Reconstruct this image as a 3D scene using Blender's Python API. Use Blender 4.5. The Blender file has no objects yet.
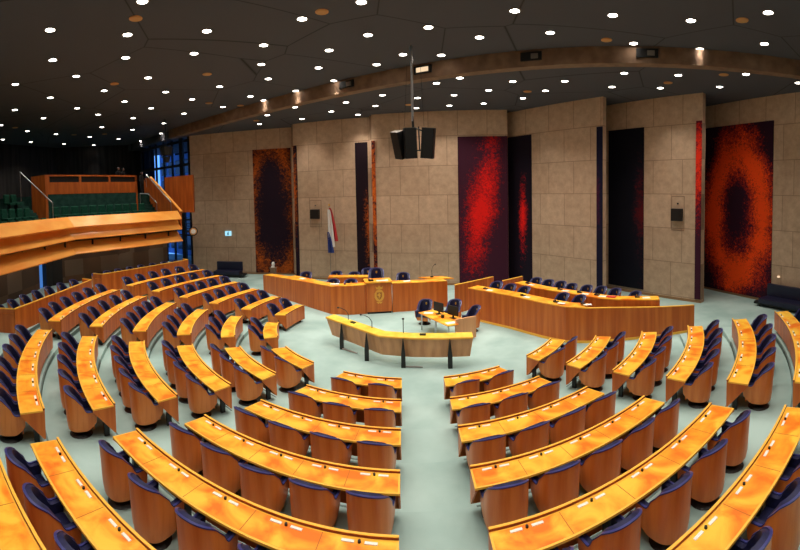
import bpy, bmesh, math, random
from mathutils import Vector, Matrix
from math import sin, cos, tan, asin, radians, pi, hypot, floor
random.seed(7)
SC = bpy.context.scene
COL = SC.collection

# ---------------------------------------------------------------- camera, world, exposure
cam = bpy.data.cameras.new('camera')
cam.type = 'PANO'
cam.panorama_type = 'CENTRAL_CYLINDRICAL'
F_, X0, Y0 = 428.563, 403.303, 211.793
cam.central_cylindrical_range_u_min = -X0 / F_
cam.central_cylindrical_range_u_max = (800 - X0) / F_
cam.central_cylindrical_range_v_min = -(550 - Y0) / F_
cam.central_cylindrical_range_v_max = Y0 / F_
cam.central_cylindrical_radius = 1.0
cam.clip_start = 0.05
cam.clip_end = 300
camo = bpy.data.objects.new('camera', cam)
COL.objects.link(camo)
ROLL, PITCH = 0.01942, 0.03966
Rr = Matrix(((cos(ROLL), 0, -sin(ROLL)), (0, 1, 0), (sin(ROLL), 0, cos(ROLL))))
Rp = Matrix(((1, 0, 0), (0, cos(PITCH), -sin(PITCH)), (0, sin(PITCH), cos(PITCH))))
Rm = Rp @ Rr
CAMP = Vector((-0.4504, -17.5657, 5.95))
m = Matrix.Identity(4)
for i in range(3):
    m[i][0] = Rm[0][i]
    m[i][1] = Rm[2][i]
    m[i][2] = -Rm[1][i]
    m[i][3] = CAMP[i]
camo.matrix_world = m
SC.camera = camo

world = bpy.data.worlds.new('world')
SC.world = world
world.use_nodes = True
world.node_tree.nodes['Background'].inputs[0].default_value = (0.16, 0.42, 1.0, 1)
world.node_tree.nodes['Background'].inputs[1].default_value = 1.6

SC.view_settings.view_transform = 'Standard'
SC.view_settings.look = 'None'
SC.view_settings.gamma = 1
SC.view_settings.use_curve_mapping = False
SC.view_settings.exposure = 0.12
LAMP_W = 420.0

# ---------------------------------------------------------------- materials
def lin(r, g, b):
    def f(c):
        c /= 255.0
        return c / 12.92 if c <= 0.04045 else ((c + 0.055) / 1.055) ** 2.4
    return (f(r), f(g), f(b), 1)

def newmat(name):
    mt = bpy.data.materials.new(name)
    mt.use_nodes = True
    nt = mt.node_tree
    return mt, nt, nt.nodes['Principled BSDF']

def setp(b, **kw):
    for k, v in kw.items():
        b.inputs[k.replace('_', ' ')].default_value = v

def plain(name, c, rough=0.6, metal=0.0, spec=0.5):
    mt, nt, b = newmat(name)
    setp(b, Base_Color=c, Roughness=rough, Metallic=metal)
    b.inputs['Specular IOR Level'].default_value = spec
    return mt

def noisy(name, c1, c2, scale=(5, 5, 5), rough=0.6, detail=4, spec=0.5, lo=0.35, hi=0.65, dist=0.0, c3=None, coat=0.0):
    mt, nt, b = newmat(name)
    tc = nt.nodes.new('ShaderNodeTexCoord')
    mp = nt.nodes.new('ShaderNodeMapping')
    mp.inputs['Scale'].default_value = scale
    nz = nt.nodes.new('ShaderNodeTexNoise')
    nz.inputs['Scale'].default_value = 1.0
    nz.inputs['Detail'].default_value = detail
    nz.inputs['Distortion'].default_value = dist
    cr = nt.nodes.new('ShaderNodeValToRGB')
    cr.color_ramp.elements[0].position = lo
    cr.color_ramp.elements[0].color = c1
    cr.color_ramp.elements[1].position = hi
    cr.color_ramp.elements[1].color = c2
    if c3:
        e = cr.color_ramp.elements.new((lo + hi) / 2)
        e.color = c3
    L = nt.links.new
    L(tc.outputs['Object'], mp.inputs[0])
    L(mp.outputs[0], nz.inputs['Vector'])
    L(nz.outputs['Fac'], cr.inputs[0])
    L(cr.outputs[0], b.inputs['Base Color'])
    setp(b, Roughness=rough)
    b.inputs['Specular IOR Level'].default_value = spec
    if coat:
        b.inputs['Coat Weight'].default_value = coat
        b.inputs['Coat Roughness'].default_value = 0.2
    return mt

def emit(name, c, s):
    mt, nt, b = newmat(name)
    setp(b, Base_Color=(0, 0, 0, 1))
    b.inputs['Emission Color'].default_value = c
    b.inputs['Emission Strength'].default_value = s
    return mt

M = {}
M['wood'] = noisy('wood_panel', lin(188, 92, 32), lin(216, 122, 50), (5, 5, 0.25), 0.4, c3=lin(203, 106, 40), spec=0.4)
M['chairwood'] = noisy('chair_shell_wood', lin(208, 112, 46), lin(226, 136, 64), (9, 9, 0.8), 0.35, spec=0.45)
M['burl'] = noisy('burl_desktop', lin(240, 118, 20), lin(255, 196, 62), (1.9, 1.9, 1.9), 0.36, detail=5, lo=0.34, hi=0.6, dist=0.6, c3=lin(252, 160, 38), spec=0.45)
M['joint'] = plain('desktop_joint_line', lin(196, 104, 22), 0.5)
M['edge'] = plain('light_wood_edge', lin(252, 190, 70), 0.4)
M['darkedge'] = noisy('shaded_red_brown_lip', lin(120, 40, 18), lin(150, 56, 26), (8, 8, 8), 0.5)  # red-brown board, darkened to carry the shadow on its inner face
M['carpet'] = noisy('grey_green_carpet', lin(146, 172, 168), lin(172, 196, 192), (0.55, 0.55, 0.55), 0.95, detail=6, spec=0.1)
M['riser_shade'] = noisy('shaded_step_edge', lin(104, 120, 116), lin(118, 134, 130), (3, 3, 3), 0.95, spec=0.1)  # darker carpet tone paints the shade on the step risers
M['navy'] = noisy('navy_upholstery', lin(22, 24, 56), lin(32, 34, 76), (14, 14, 14), 0.55, spec=0.4)
M['sofa'] = plain('dark_navy_leather', lin(20, 22, 50), 0.45)
M['trim'] = plain('navy_piping', lin(56, 58, 118), 0.3)
M['black'] = plain('black_metal', lin(18, 18, 20), 0.45)
M['blackmat'] = plain('black_plastic', lin(12, 12, 13), 0.6)
M['ceil'] = None
M['rostop'] = noisy('pale_yellow_top', lin(244, 200, 60), lin(255, 226, 96), (3, 3, 3), 0.3)
M['rosfront'] = noisy('pale_walnut', lin(206, 144, 98), lin(228, 168, 118), (5, 5, 0.3), 0.45)
M['gold'] = plain('gold_emblem', lin(226, 170, 66), 0.35, 0.5)
M['paper'] = plain('white_paper', lin(240, 238, 232), 0.8)
M['white'] = plain('white_plastic', lin(235, 232, 225), 0.5)
M['steel'] = plain('steel', lin(190, 190, 192), 0.3, 0.8)
M['green'] = noisy('green_seat_fabric', lin(16, 62, 48), lin(24, 82, 64), (10, 10, 10), 0.8, spec=0.2)
M['gcarpet'] = noisy('dark_green_carpet', lin(34, 62, 56), lin(46, 78, 70), (3, 3, 3), 0.95, spec=0.1)
M['gallery'] = noisy('gallery_board_wood', lin(240, 150, 60), lin(252, 178, 86), (0.6, 0.6, 2), 0.3, spec=0.45)
M['redwood'] = noisy('booth_wood', lin(176, 84, 26), lin(204, 106, 38), (4, 4, 0.6), 0.45)
M['dark'] = noisy('dark_rear_wall', lin(30, 28, 28), lin(52, 48, 46), (3, 3, 0.2), 0.8, spec=0.2)
M['beam'] = noisy('beam_concrete', lin(120, 92, 72), lin(142, 112, 88), (2, 2, 2), 0.8)
M['glow'] = emit('lamp_glow', (1, 0.93, 0.82, 1), 14)
M['ring'] = plain('lamp_ring', lin(120, 112, 104), 0.4)
M['grille'] = plain('tan_speaker_grille', lin(205, 150, 92), 0.6)
M['amber'] = emit('amber_lamp', (1, 0.72, 0.45, 1), 0.9)
M['skin'] = plain('skin', lin(150, 105, 85), 0.6)
M['cloth'] = plain('dark_clothes', lin(22, 22, 26), 0.85)
M['redcloth'] = plain('red_clothes', lin(120, 26, 34), 0.85)
M['screen'] = plain('black_screen', lin(8, 8, 10), 0.55)
M['flagred'] = plain('flag_red', lin(190, 40, 46), 0.8)
M['flagwhite'] = plain('flag_white', lin(232, 228, 226), 0.8)
M['flagblue'] = plain('flag_blue', lin(32, 50, 120), 0.8)
M['baseboard'] = plain('wood_baseboard', lin(150, 112, 76), 0.6)

def ceiling_mat():
    mt, nt, b = newmat('dark_ceiling_panels')
    L = nt.links.new
    tc = nt.nodes.new('ShaderNodeTexCoord')
    mp = nt.nodes.new('ShaderNodeMapping')
    mp.inputs['Scale'].default_value = (0.17, 0.17, 0.0)
    v = nt.nodes.new('ShaderNodeTexVoronoi')
    v.feature = 'DISTANCE_TO_EDGE'
    v.inputs['Scale'].default_value = 1.0
    cr = nt.nodes.new('ShaderNodeValToRGB')
    cr.color_ramp.elements[0].position = 0.0015
    cr.color_ramp.elements[0].color = lin(46, 44, 44)
    cr.color_ramp.elements[1].position = 0.005
    cr.color_ramp.elements[1].color = lin(86, 85, 91)
    L(tc.outputs['Object'], mp.inputs[0]); L(mp.outputs[0], v.inputs['Vector'])
    L(v.outputs['Distance'], cr.inputs[0]); L(cr.outputs[0], b.inputs['Base Color'])
    setp(b, Roughness=0.9)
    b.inputs['Specular IOR Level'].default_value = 0.15
    return mt
M['ceil'] = ceiling_mat()

def stone_mat():
    mt, nt, b = newmat('beige_stone_panels')
    L = nt.links.new
    tc = nt.nodes.new('ShaderNodeTexCoord')
    sx = nt.nodes.new('ShaderNodeSeparateXYZ')
    cx = nt.nodes.new('ShaderNodeCombineXYZ')
    L(tc.outputs['Object'], sx.inputs[0])
    L(sx.outputs['X'], cx.inputs[0]); L(sx.outputs['Z'], cx.inputs[1])
    mp = nt.nodes.new('ShaderNodeMapping')
    mp.inputs['Location'].default_value = (0.0, -0.2, 0)
    L(cx.outputs[0], mp.inputs[0])
    br = nt.nodes.new('ShaderNodeTexBrick')
    br.inputs['Scale'].default_value = 1.0
    br.inputs['Brick Width'].default_value = 1.9
    br.inputs['Row Height'].default_value = 1.9
    br.inputs['Mortar Size'].default_value = 0.018
    br.inputs['Mortar Smooth'].default_value = 0.1
    br.inputs['Bias'].default_value = 0.0
    br.offset = 0.37
    br.inputs['Color1'].default_value = lin(200, 170, 144)
    br.inputs['Color2'].default_value = lin(212, 182, 156)
    br.inputs['Mortar'].default_value = lin(160, 134, 112)
    L(mp.outputs[0], br.inputs['Vector'])
    nz = nt.nodes.new('ShaderNodeTexNoise')
    nz.inputs['Scale'].default_value = 2.2
    nz.inputs['Detail'].default_value = 8
    nz.inputs['Roughness'].default_value = 0.7
    L(tc.outputs['Object'], nz.inputs['Vector'])
    cr = nt.nodes.new('ShaderNodeValToRGB')
    cr.color_ramp.elements[0].position = 0.3
    cr.color_ramp.elements[0].color = (0.72, 0.70, 0.68, 1)
    cr.color_ramp.elements[1].position = 0.7
    cr.color_ramp.elements[1].color = (1.05, 1.04, 1.02, 1)
    L(nz.outputs['Fac'], cr.inputs[0])
    mx = nt.nodes.new('ShaderNodeMixRGB')
    mx.blend_type = 'MULTIPLY'
    mx.inputs[0].default_value = 1.0
    L(br.outputs['Color'], mx.inputs[1]); L(cr.outputs[0], mx.inputs[2])
    L(mx.outputs[0], b.inputs['Base Color'])
    setp(b, Roughness=0.85)
    b.inputs['Specular IOR Level'].default_value = 0.2
    return mt
M['stone'] = stone_mat()

def blockwall_mat():
    mt, nt, b = newmat('brown_block_wall')
    L = nt.links.new
    tc = nt.nodes.new('ShaderNodeTexCoord')
    mp = nt.nodes.new('ShaderNodeMapping')
    mp.inputs['Scale'].default_value = (0.75, 0.75, 1.0)
    wn = nt.nodes.new('ShaderNodeTexVoronoi')
    wn.distance = 'CHEBYCHEV'
    wn.inputs['Randomness'].default_value = 0.15
    wn.inputs['Scale'].default_value = 1.0
    L(tc.outputs['Object'], mp.inputs[0]); L(mp.outputs[0], wn.inputs['Vector'])
    cr = nt.nodes.new('ShaderNodeValToRGB')
    cr.color_ramp.elements[0].position = 0.2
    cr.color_ramp.elements[0].color = lin(74, 52, 36)
    cr.color_ramp.elements[1].position = 0.8
    cr.color_ramp.elements[1].color = lin(104, 84, 66)
    e = cr.color_ramp.elements.new(0.5); e.color = lin(98, 66, 40)
    sep = nt.nodes.new('ShaderNodeSeparateColor')
    L(wn.outputs['Color'], sep.inputs[0]); L(sep.outputs[0], cr.inputs[0])
    L(cr.outputs[0], b.inputs['Base Color'])
    setp(b, Roughness=0.8)
    return mt
M['block'] = blockwall_mat()

def painting_mat(name, dark, mid, hot, cx, cz, rx, rz, ring, width, grain=5.0, bias=0.0, shear=0.0):
    """Pigment cloud on canvas: elliptical ring (ring=1) or blob (ring=0) of hot colour on dark ground."""
    mt, nt, b = newmat(name)
    L = nt.links.new
    N = nt.nodes.new
    def math_(op, a, c=None, clamp=False):
        n = N('ShaderNodeMath'); n.operation = op; n.use_clamp = clamp
        for i, v in enumerate((a, c)):
            if v is None: continue
            if isinstance(v, (int, float)): n.inputs[i].default_value = v
            else: L(v, n.inputs[i])
        return n.outputs[0]
    tc = N('ShaderNodeTexCoord')
    sx = N('ShaderNodeSeparateXYZ'); L(tc.outputs['Object'], sx.inputs[0])
    nz = N('ShaderNodeTexNoise'); nz.inputs['Scale'].default_value = grain; nz.inputs['Detail'].default_value = 8
    nz.inputs['Roughness'].default_value = 0.75; nz.inputs['Distortion'].default_value = 1.0
    L(tc.outputs['Object'], nz.inputs['Vector'])
    nb = N('ShaderNodeTexNoise'); nb.inputs['Scale'].default_value = 0.55; nb.inputs['Detail'].default_value = 3
    L(tc.outputs['Object'], nb.inputs['Vector'])
    dx = math_('DIVIDE', math_('SUBTRACT', math_('SUBTRACT', sx.outputs['X'], cx), math_('MULTIPLY', math_('SUBTRACT', sx.outputs['Z'], cz), shear)), rx)
    dz = math_('DIVIDE', math_('SUBTRACT', sx.outputs['Z'], cz), rz)
    d = math_('SQRT', math_('ADD', math_('MULTIPLY', dx, dx), math_('MULTIPLY', dz, dz)))
    e = math_('ABSOLUTE', math_('SUBTRACT', d, ring))
    v = math_('SUBTRACT', 1.0, math_('DIVIDE', e, width))
    v = math_('ADD', v, math_('MULTIPLY', math_('SUBTRACT', nz.outputs['Fac'], 0.5), 3.2))
    v = math_('ADD', v, math_('MULTIPLY', math_('SUBTRACT', nb.outputs['Fac'], 0.5), 1.4))
    v = math_('ADD', v, bias, True)
    cr = N('ShaderNodeValToRGB')
    cr.color_ramp.elements[0].position = 0.05; cr.color_ramp.elements[0].color = dark
    cr.color_ramp.elements[1].position = 0.85; cr.color_ramp.elements[1].color = hot
    k = cr.color_ramp.elements.new(0.3); k.color = mid
    L(v, cr.inputs[0]); L(cr.outputs[0], b.inputs['Base Color'])
    setp(b, Roughness=0.8)
    b.inputs['Specular IOR Level'].default_value = 0.2
    return mt

# ---------------------------------------------------------------- helpers
def tag(o, label=None, cat=None, group=None, kind=None):
    if label: o['label'] = label
    if cat: o['category'] = cat
    if group: o['group'] = group
    if kind: o['kind'] = kind
    return o

def empty(name, loc=(0, 0, 0), rz=0.0):
    o = bpy.data.objects.new(name, None)
    o.empty_display_size = 0.1
    COL.objects.link(o)
    o.location = loc
    o.rotation_euler = (0, 0, rz)
    return o

class MB:
    """vertex / face collector that becomes one mesh object"""
    def __init__(s):
        s.v = []; s.f = []
    def add(s, vs, fs):
        n = len(s.v)
        s.v += [tuple(v) for v in vs]
        s.f += [tuple(i + n for i in f) for f in fs]
        return s
    def box(s, x0, x1, y0, y1, z0, z1, mtx=None):
        vs = [Vector((x, y, z)) for z in (z0, z1) for y in (y0, y1) for x in (x0, x1)]
        if mtx: vs = [mtx @ v for v in vs]
        return s.add(vs, [(0, 2, 3, 1), (4, 5, 7, 6), (0, 1, 5, 4), (2, 6, 7, 3), (0, 4, 6, 2), (1, 3, 7, 5)])
    def prism(s, poly, z0, z1):
        """horizontal outline (ccw) extruded vertically; z may be lists"""
        n = len(poly)
        a = z0 if isinstance(z0, (list, tuple)) else [z0] * n
        b = z1 if isinstance(z1, (list, tuple)) else [z1] * n
        vs = [(p[0], p[1], a[i]) for i, p in enumerate(poly)] + [(p[0], p[1], b[i]) for i, p in enumerate(poly)]
        fs = [tuple(range(n - 1, -1, -1)), tuple(range(n, 2 * n))]
        fs += [(i, (i + 1) % n, n + (i + 1) % n, n + i) for i in range(n)]
        return s.add(vs, fs)
    def loft(s, rings, caps=True, close=True):
        n = len(rings[0]); vs = [v for r in rings for v in r]; fs = []
        for k in range(len(rings) - 1):
            for i in range(n if close else n - 1):
                j = (i + 1) % n
                fs.append((k * n + i, k * n + j, (k + 1) * n + j, (k + 1) * n + i))
        if caps:
            fs.append(tuple(range(n - 1, -1, -1)))
            fs.append(tuple(range((len(rings) - 1) * n, len(rings) * n)))
        return s.add(vs, fs)
    def cyl(s, c, r0, z0, z1, r1=None, n=16):
        r1 = r0 if r1 is None else r1
        rg = [[(c[0] + r * cos(2 * pi * i / n), c[1] + r * sin(2 * pi * i / n), z) for i in range(n)] for r, z in ((r0, z0), (r1, z1))]
        return s.loft(rg)
    def tube(s, pts, r, n=8):
        pts = [Vector(p) for p in pts]; rings = []
        for i, p in enumerate(pts):
            d = (pts[min(i + 1, len(pts) - 1)] - pts[max(i - 1, 0)]).normalized()
            a = d.orthogonal().normalized() if abs(d.z) > 0.95 else d.cross(Vector((0, 0, 1))).normalized()
            b = d.cross(a)
            rr = r[i] if isinstance(r, (list, tuple)) else r
            rings.append([tuple(p + (a * cos(2 * pi * k / n) + b * sin(2 * pi * k / n)) * rr) for k in range(n)])
        return s.loft(rings)
    def ball(s, c, rx, ry, rz, nu=12, nv=8):
        rings = []
        for j in range(1, nv):
            t = pi * j / nv
            rings.append([(c[0] + rx * sin(t) * cos(2 * pi * i / nu), c[1] + ry * sin(t) * sin(2 * pi * i / nu), c[2] - rz * cos(t)) for i in range(nu)])
        return s.loft(rings)
    def mesh(s, name, mat, smooth=False, bevel=0.0, org=(0, 0, 0), inv=None):
        me = bpy.data.meshes.new(name)
        vs = [Vector(v) for v in s.v]
        if inv is not None: vs = [inv @ v for v in vs]
        else: vs = [v - Vector(org) for v in vs]
        me.from_pydata([tuple(v) for v in vs], [], s.f)
        bm = bmesh.new(); bm.from_mesh(me)
        bmesh.ops.recalc_face_normals(bm, faces=bm.faces)
        if bevel:
            ed = [e for e in bm.edges if len(e.link_faces) == 2 and e.calc_face_angle(0) > 0.6]
            bmesh.ops.bevel(bm, geom=ed, offset=bevel, segments=2, affect='EDGES', profile=0.6)
        bm.to_mesh(me); bm.free()
        if smooth:
            me.shade_smooth()
            try: me.set_sharp_from_angle(angle=radians(40))
            except Exception: pass
        me.materials.append(M[mat] if isinstance(mat, str) else mat)
        return me
    def build(s, name, mat, parent=None, smooth=False, bevel=0.0, world=True):
        """world=True: vertices are given in world space"""
        inv = None
        if parent is not None and world:
            pm = Matrix.Translation(parent.location) @ Matrix.Rotation(parent.rotation_euler.z, 4, 'Z')
            if parent.parent:
                gp = parent.parent
                pm = Matrix.Translation(gp.location) @ Matrix.Rotation(gp.rotation_euler.z, 4, 'Z') @ pm
            inv = pm.inverted()
        me = s.mesh(name, mat, smooth, bevel, inv=inv)
        o = bpy.data.objects.new(name, me)
        COL.objects.link(o)
        if parent is not None: o.parent = parent
        return o

def copy_tree(o, parent=None):
    c = o.copy(); COL.objects.link(c)
    if parent is not None: c.parent = parent
    for ch in list(o.children):
        copy_tree(ch, c)
    return c

ORD = ['zeroth', 'first', 'second', 'third', 'fourth', 'fifth', 'sixth', 'seventh', 'eighth', 'ninth', 'tenth', 'eleventh', 'twelfth',
       'thirteenth', 'fourteenth', 'fifteenth', 'sixteenth', 'seventeenth', 'eighteenth', 'nineteenth', 'twentieth']
def ordn(n):
    if n <= 20: return ORD[n]
    tens = {2: 'twenty', 3: 'thirty', 4: 'forty'}[n // 10]
    return {20: 'twentieth', 30: 'thirtieth', 40: 'fortieth'}[n] if n % 10 == 0 else tens + '-' + ORD[n % 10]

def project(P):
    v = Rm @ (Vector(P) - CAMP)
    return X0 + F_ * math.atan2(v.x, v.y), Y0 - F_ * v.z / hypot(v.x, v.y)
def in_view(P, mar=25):
    x, y = project(P)
    return -mar < x < 800 + mar and -mar < y < 550 + mar

def struct(name, mb, mat, **kw):
    return tag(mb.build(name, mat, **kw), kind='structure')
DL= [(-7.58,-6.94,11.9,142,1),(-10.94,-7.52,11.9,50,30),(-9.41,-5.23,11.9,128,34),(-7.0,-3.82,11.9,207,31),(-5.66,-1.56,11.9,264,45),(-13.05,-5.42,11.9,53,60),(-10.9,-3.37,11.9,126,57),(-8.46,-2.03,11.9,194,53),(-6.52,0.65,11.9,261,64),(-16.55,-4.6,11.9,16,84),(-13.99,-3.06,11.9,76,76),(-11.81,-0.39,11.9,148,78),(-14.78,-0.12,11.9,104,90),(-12.56,2.42,11.9,166,92),(-9.69,3.16,11.9,220,86),(-6.95,2.97,11.9,268,79),(-17.54,-1.39,11.9,50,98),(-15.49,2.59,11.9,124,101),(-15.36,5.2,11.9,151,108),(-12.23,4.82,11.9,192,99),(-9.03,6.0,11.9,250,96),(-18.45,1.68,11.9,77,108),(-20.81,-1.3,11.9,15,110),(-21.78,1.9,11.9,44,118),(-18.88,4.16,11.9,98,114),(-18.05,6.94,11.9,133,118),(-14.6,8.07,11.9,184,113),(-11.56,7.74,11.9,223,107),(-8.66,7.32,11.9,264,100),(-21.72,7.9,11.9,102,127),(-20.88,10.75,11.9,133,130),(-17.55,10.23,11.9,164,123),(-20.28,14.1,11.9,161,133),(-16.72,13.17,11.9,192,127),(-13.88,11.03,11.9,212,119),(-8.95,8.86,11.3,267,115),(-10.48,11.72,11.3,260,124),(-25.02,0.72,11.9,1,125),(-26.06,4.04,11.9,27,131),(-25.99,7.07,11.9,56,134),(-25.42,10.61,11.9,90,137),(-24.62,13.67,11.9,118,139),(-30.11,4.64,11.9,3,139),(-30.17,7.86,11.9,31,142),(-29.65,11.61,11.9,64,144),(-28.68,14.85,11.9,94,145),(-24.05,16.4,11.9,146,141),(-1.62,-4.22,11.9,362,2),(-3.68,-3.43,11.9,302,19),(-1.64,-1.5,11.9,368,35),(0.56,-2.09,11.9,428,27),(3.26,-3.82,11.9,515,10),(2.55,-1.26,11.9,480,37),(-3.34,-0.15,11.9,329,50),(-0.35,0.85,11.9,403,54),(1.29,0.96,11.9,441,55),(-4.22,2.06,11.9,318,68),(-1.55,2.14,11.9,377,64),(-3.89,4.43,11.9,334,80),(-6.28,5.86,11.9,296,91),(-0.24,3.26,11.3,406,83),(1.25,3.24,11.3,436,83),(2.26,2.25,11.3,460,78),(-1.46,5.52,11.3,382,95),(0.44,6.36,11.3,418,98),(2.39,5.68,11.3,454,95),(4.04,4.41,11.3,489,90),(4.47,0.4,11.3,517,68),(4.83,2.49,11.3,513,81),(-3.61,6.9,11.3,346,102),(-6.69,7.24,11.3,295,107),(-4.85,9.25,11.3,331,111),(-2.01,8.21,11.3,376,106),(0.47,9.11,11.3,416,108),(2.43,8.42,11.3,449,105),(4.4,7.66,11.3,484,103),(6.3,5.86,11.3,523,98),(-3.33,10.75,11.3,358,114),(-7.19,11.08,11.3,302,119),(6.4,-4.65,11.9,613,15),(5.01,-2.34,11.9,550,32),(8.84,-5.76,11.9,691,20),(10.21,-8.08,11.9,768,12),(8.39,-2.67,11.9,634,43),(10.94,-3.7,11.9,700,49),(12.3,-6.04,11.9,764,44),(6.55,-0.75,11.3,572,65),(9.09,-0.68,11.3,624,73),(11.28,-1.78,11.3,678,75),(13.36,-4.01,11.3,746,74),(7.2,1.73,11.3,565,81),(9.77,1.77,11.3,612,87),(11.96,0.67,11.3,660,88),(14.1,-1.45,11.3,720,87),(6.95,3.84,11.3,546,90),(15.95,-4.97,11.3,798,83)]
CS= [(-8.42,-6.11,11.9,136,18),(-13.61,-0.71,11.9,114,84),(-11.85,6.3,11.9,209,103),(-9.28,0.82,11.9,207,74),(-10.46,8.04,11.9,241,106),(-10.22,10.35,11.3,256,120),(-25.37,2.29,11.9,15,128),(-25.45,8.65,11.9,74,135),(-23.71,10.6,11.9,105,134),(-2.94,-3.78,11.9,322,12),(6.1,4.29,11.3,527,91),(-0.01,8.17,11.3,409,105),(10.1,-6.99,11.9,742,20),(7.28,-2.48,11.9,607,40),(12.76,-3.2,11.3,724,75),(11.69,-0.39,11.3,668,83)]
# ================================================================ SETTING
STEP = radians(29.75)
GAP = 0.594
R1, PITCHR, DEP, DZ = 5.708, 1.6064, 0.52, 0.1723
PHI_L = -4 * STEP
PHI_R = 2 * STEP
def fl(k): return (k - 1) * DZ                      # floor level of desk row k
def rk(k): return R1 + (k - 1) * PITCHR             # front edge radius of desk row k
def pol(r, a, z=0.0): return (r * sin(a), -r * cos(a), z)

# flat floor and stepped terraces
struct('floor', MB().box(-34, 20.5, -25, 24, -0.3, 0.0), 'carpet')
def ring_slab(r0, r1, a0, a1, z0, z1, n=48):
    mb = MB(); rings = []
    for i in range(n + 1):
        a = a0 + (a1 - a0) * i / n
        rings.append([pol(r0, a, z0), pol(r1, a, z0), pol(r1, a, z1), pol(r0, a, z1)])
    mb.loft(rings)
    return mb
for k in range(2, 9):
    r0 = rk(k) - 0.08
    a1 = PHI_R + asin(0.9 / r0) if True else PHI_R
    r1 = 31.0 if k == 8 else rk(k + 1) - 0.08
    struct('floor_terrace', ring_slab(r0, r1, PHI_L - asin(0.9 / r0), a1, 0.0 if k < 8 else 0.0, fl(k)), 'carpet')
    for q in range(-4, 2):
        g_ = asin((GAP + 0.12) / r0)
        struct('trim_step_shade', ring_slab(r0 - 0.012, r0 + 0.03, q * STEP + g_, (q + 1) * STEP - g_, fl(k) - 0.13, fl(k) + 0.004, 12), 'riser_shade')  # darker strip stands in for the shadowed riser below each desk front

# ceilings: near part at 11.9 m, far part at 11.3 m, split by the straight concrete beam y = BK x + BM
BK, BM = -0.5673, 2.791
def by(x): return BK * x + BM
struct('ceiling', MB().prism([(-33, -25), (20.5, -25), (20.5, by(20.5) ), (-33, by(-33))], 11.9, 12.2), 'ceil')
struct('ceiling_far', MB().prism([(-33, by(-33)), (20.5, by(20.5)), (20.5, 24), (-33, 24)], 11.3, 12.2), 'ceil')
bx0, bx1 = -19.0, 20.4
bm_ = MB(); dn = 0.30
bm_.prism([(bx0, by(bx0) - dn), (bx1, by(bx1) - dn), (bx1, by(bx1) + dn), (bx0, by(bx0) + dn)], 11.22, 11.9)
beam = struct('trim_ceiling_beam', bm_, 'beam')

# the stepped stone wall, slabs from left to right
WALLS = {
    'wall_back_far_left': ((-17.3, 13.7), (-8.3, 14.32)),
    'wall_back_left': ((-8.35, 12.9), (-2.3, 11.7)),
    'wall_back_centre': ((-2.5, 11.0), (6.25, 9.35)),
    'wall_back_right': ((6.4, 10.6), (10.35, 3.95)),
    'wall_right': ((11.5, 6.4), (14.3, 0.1)),
    'wall_far_right': ((16.7, 3.9), (19.45, -24.6)),
}
WM = {}
for nm, (a, b) in WALLS.items():
    L_ = hypot(b[0] - a[0], b[1] - a[1]); ang = math.atan2(b[1] - a[1], b[0] - a[0])
    mb = MB().box(0, L_, 0, 0.35, 0, 11.9 if nm == 'wall_far_right' else 11.3)
    o = struct(nm, mb, 'stone')
    o.location = (a[0], a[1], 0); o.rotation_euler = (0, 0, ang)
    WM[nm] = (a, ang, L_)
    Lb = 10.5 if nm == 'wall_far_right' else L_
    o2 = struct('baseboard_' + nm[5:], MB().box(0.01, Lb, -0.02, 0.0, 0.0, 0.14), 'baseboard')
    o2.location = o.location; o2.rotation_euler = o.rotation_euler
def wseg(nm, a, b, h, mat, t=0.3, z0=0.0):
    L_ = hypot(b[0] - a[0], b[1] - a[1])
    o = struct(nm, MB().box(0, L_, 0, t, z0, h), mat)
    o.location = (a[0], a[1], 0); o.rotation_euler = (0, 0, math.atan2(b[1] - a[1], b[0] - a[0]))
    return o
wseg('wall_return_far_left', (-8.35, 13.25), (-8.3, 14.32), 11.3, 'stone', 0.2)
wseg('wall_return_left', (-2.46, 11.36), (-2.3, 12.05), 11.3, 'stone', 0.2)
wseg('wall_return_centre', (6.3, 9.7), (6.4, 10.6), 11.3, 'stone', 0.2)
wseg('wall_return_right', (10.65, 4.12), (11.5, 6.4), 11.3, 'stone', 0.2)
wseg('wall_return_far_right', (14.65, 0.25), (16.7, 3.9), 11.3, 'stone', 0.2)
wseg('wall_rear', (19.6, -24.5), (-32.5, -24.5), 11.9, 'stone')
wseg('wall_left', (-32.2, -24.5), (-32.2, 13.0), 11.9, 'dark')
wseg('wall_left_corner', (-32.2, 13.0), (-24.9, 19.5), 11.9, 'dark')
wseg('wall_left_end', (-24.9, 19.5), (-24.5, 17.0), 11.9, 'dark')

def on_wall(nm, x, z, y=0.0):
    a, ang, L_ = WM[nm]
    return (a[0] + x * cos(ang) - y * sin(ang), a[1] + x * sin(ang) + y * cos(ang), z)
def wall_thing(nm, name, x0, label=None, cat=None, **kw):
    a, ang, L_ = WM[nm]
    o = empty(name, on_wall(nm, x0, 0), ang)
    return tag(o, label, cat, **kw)

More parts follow.
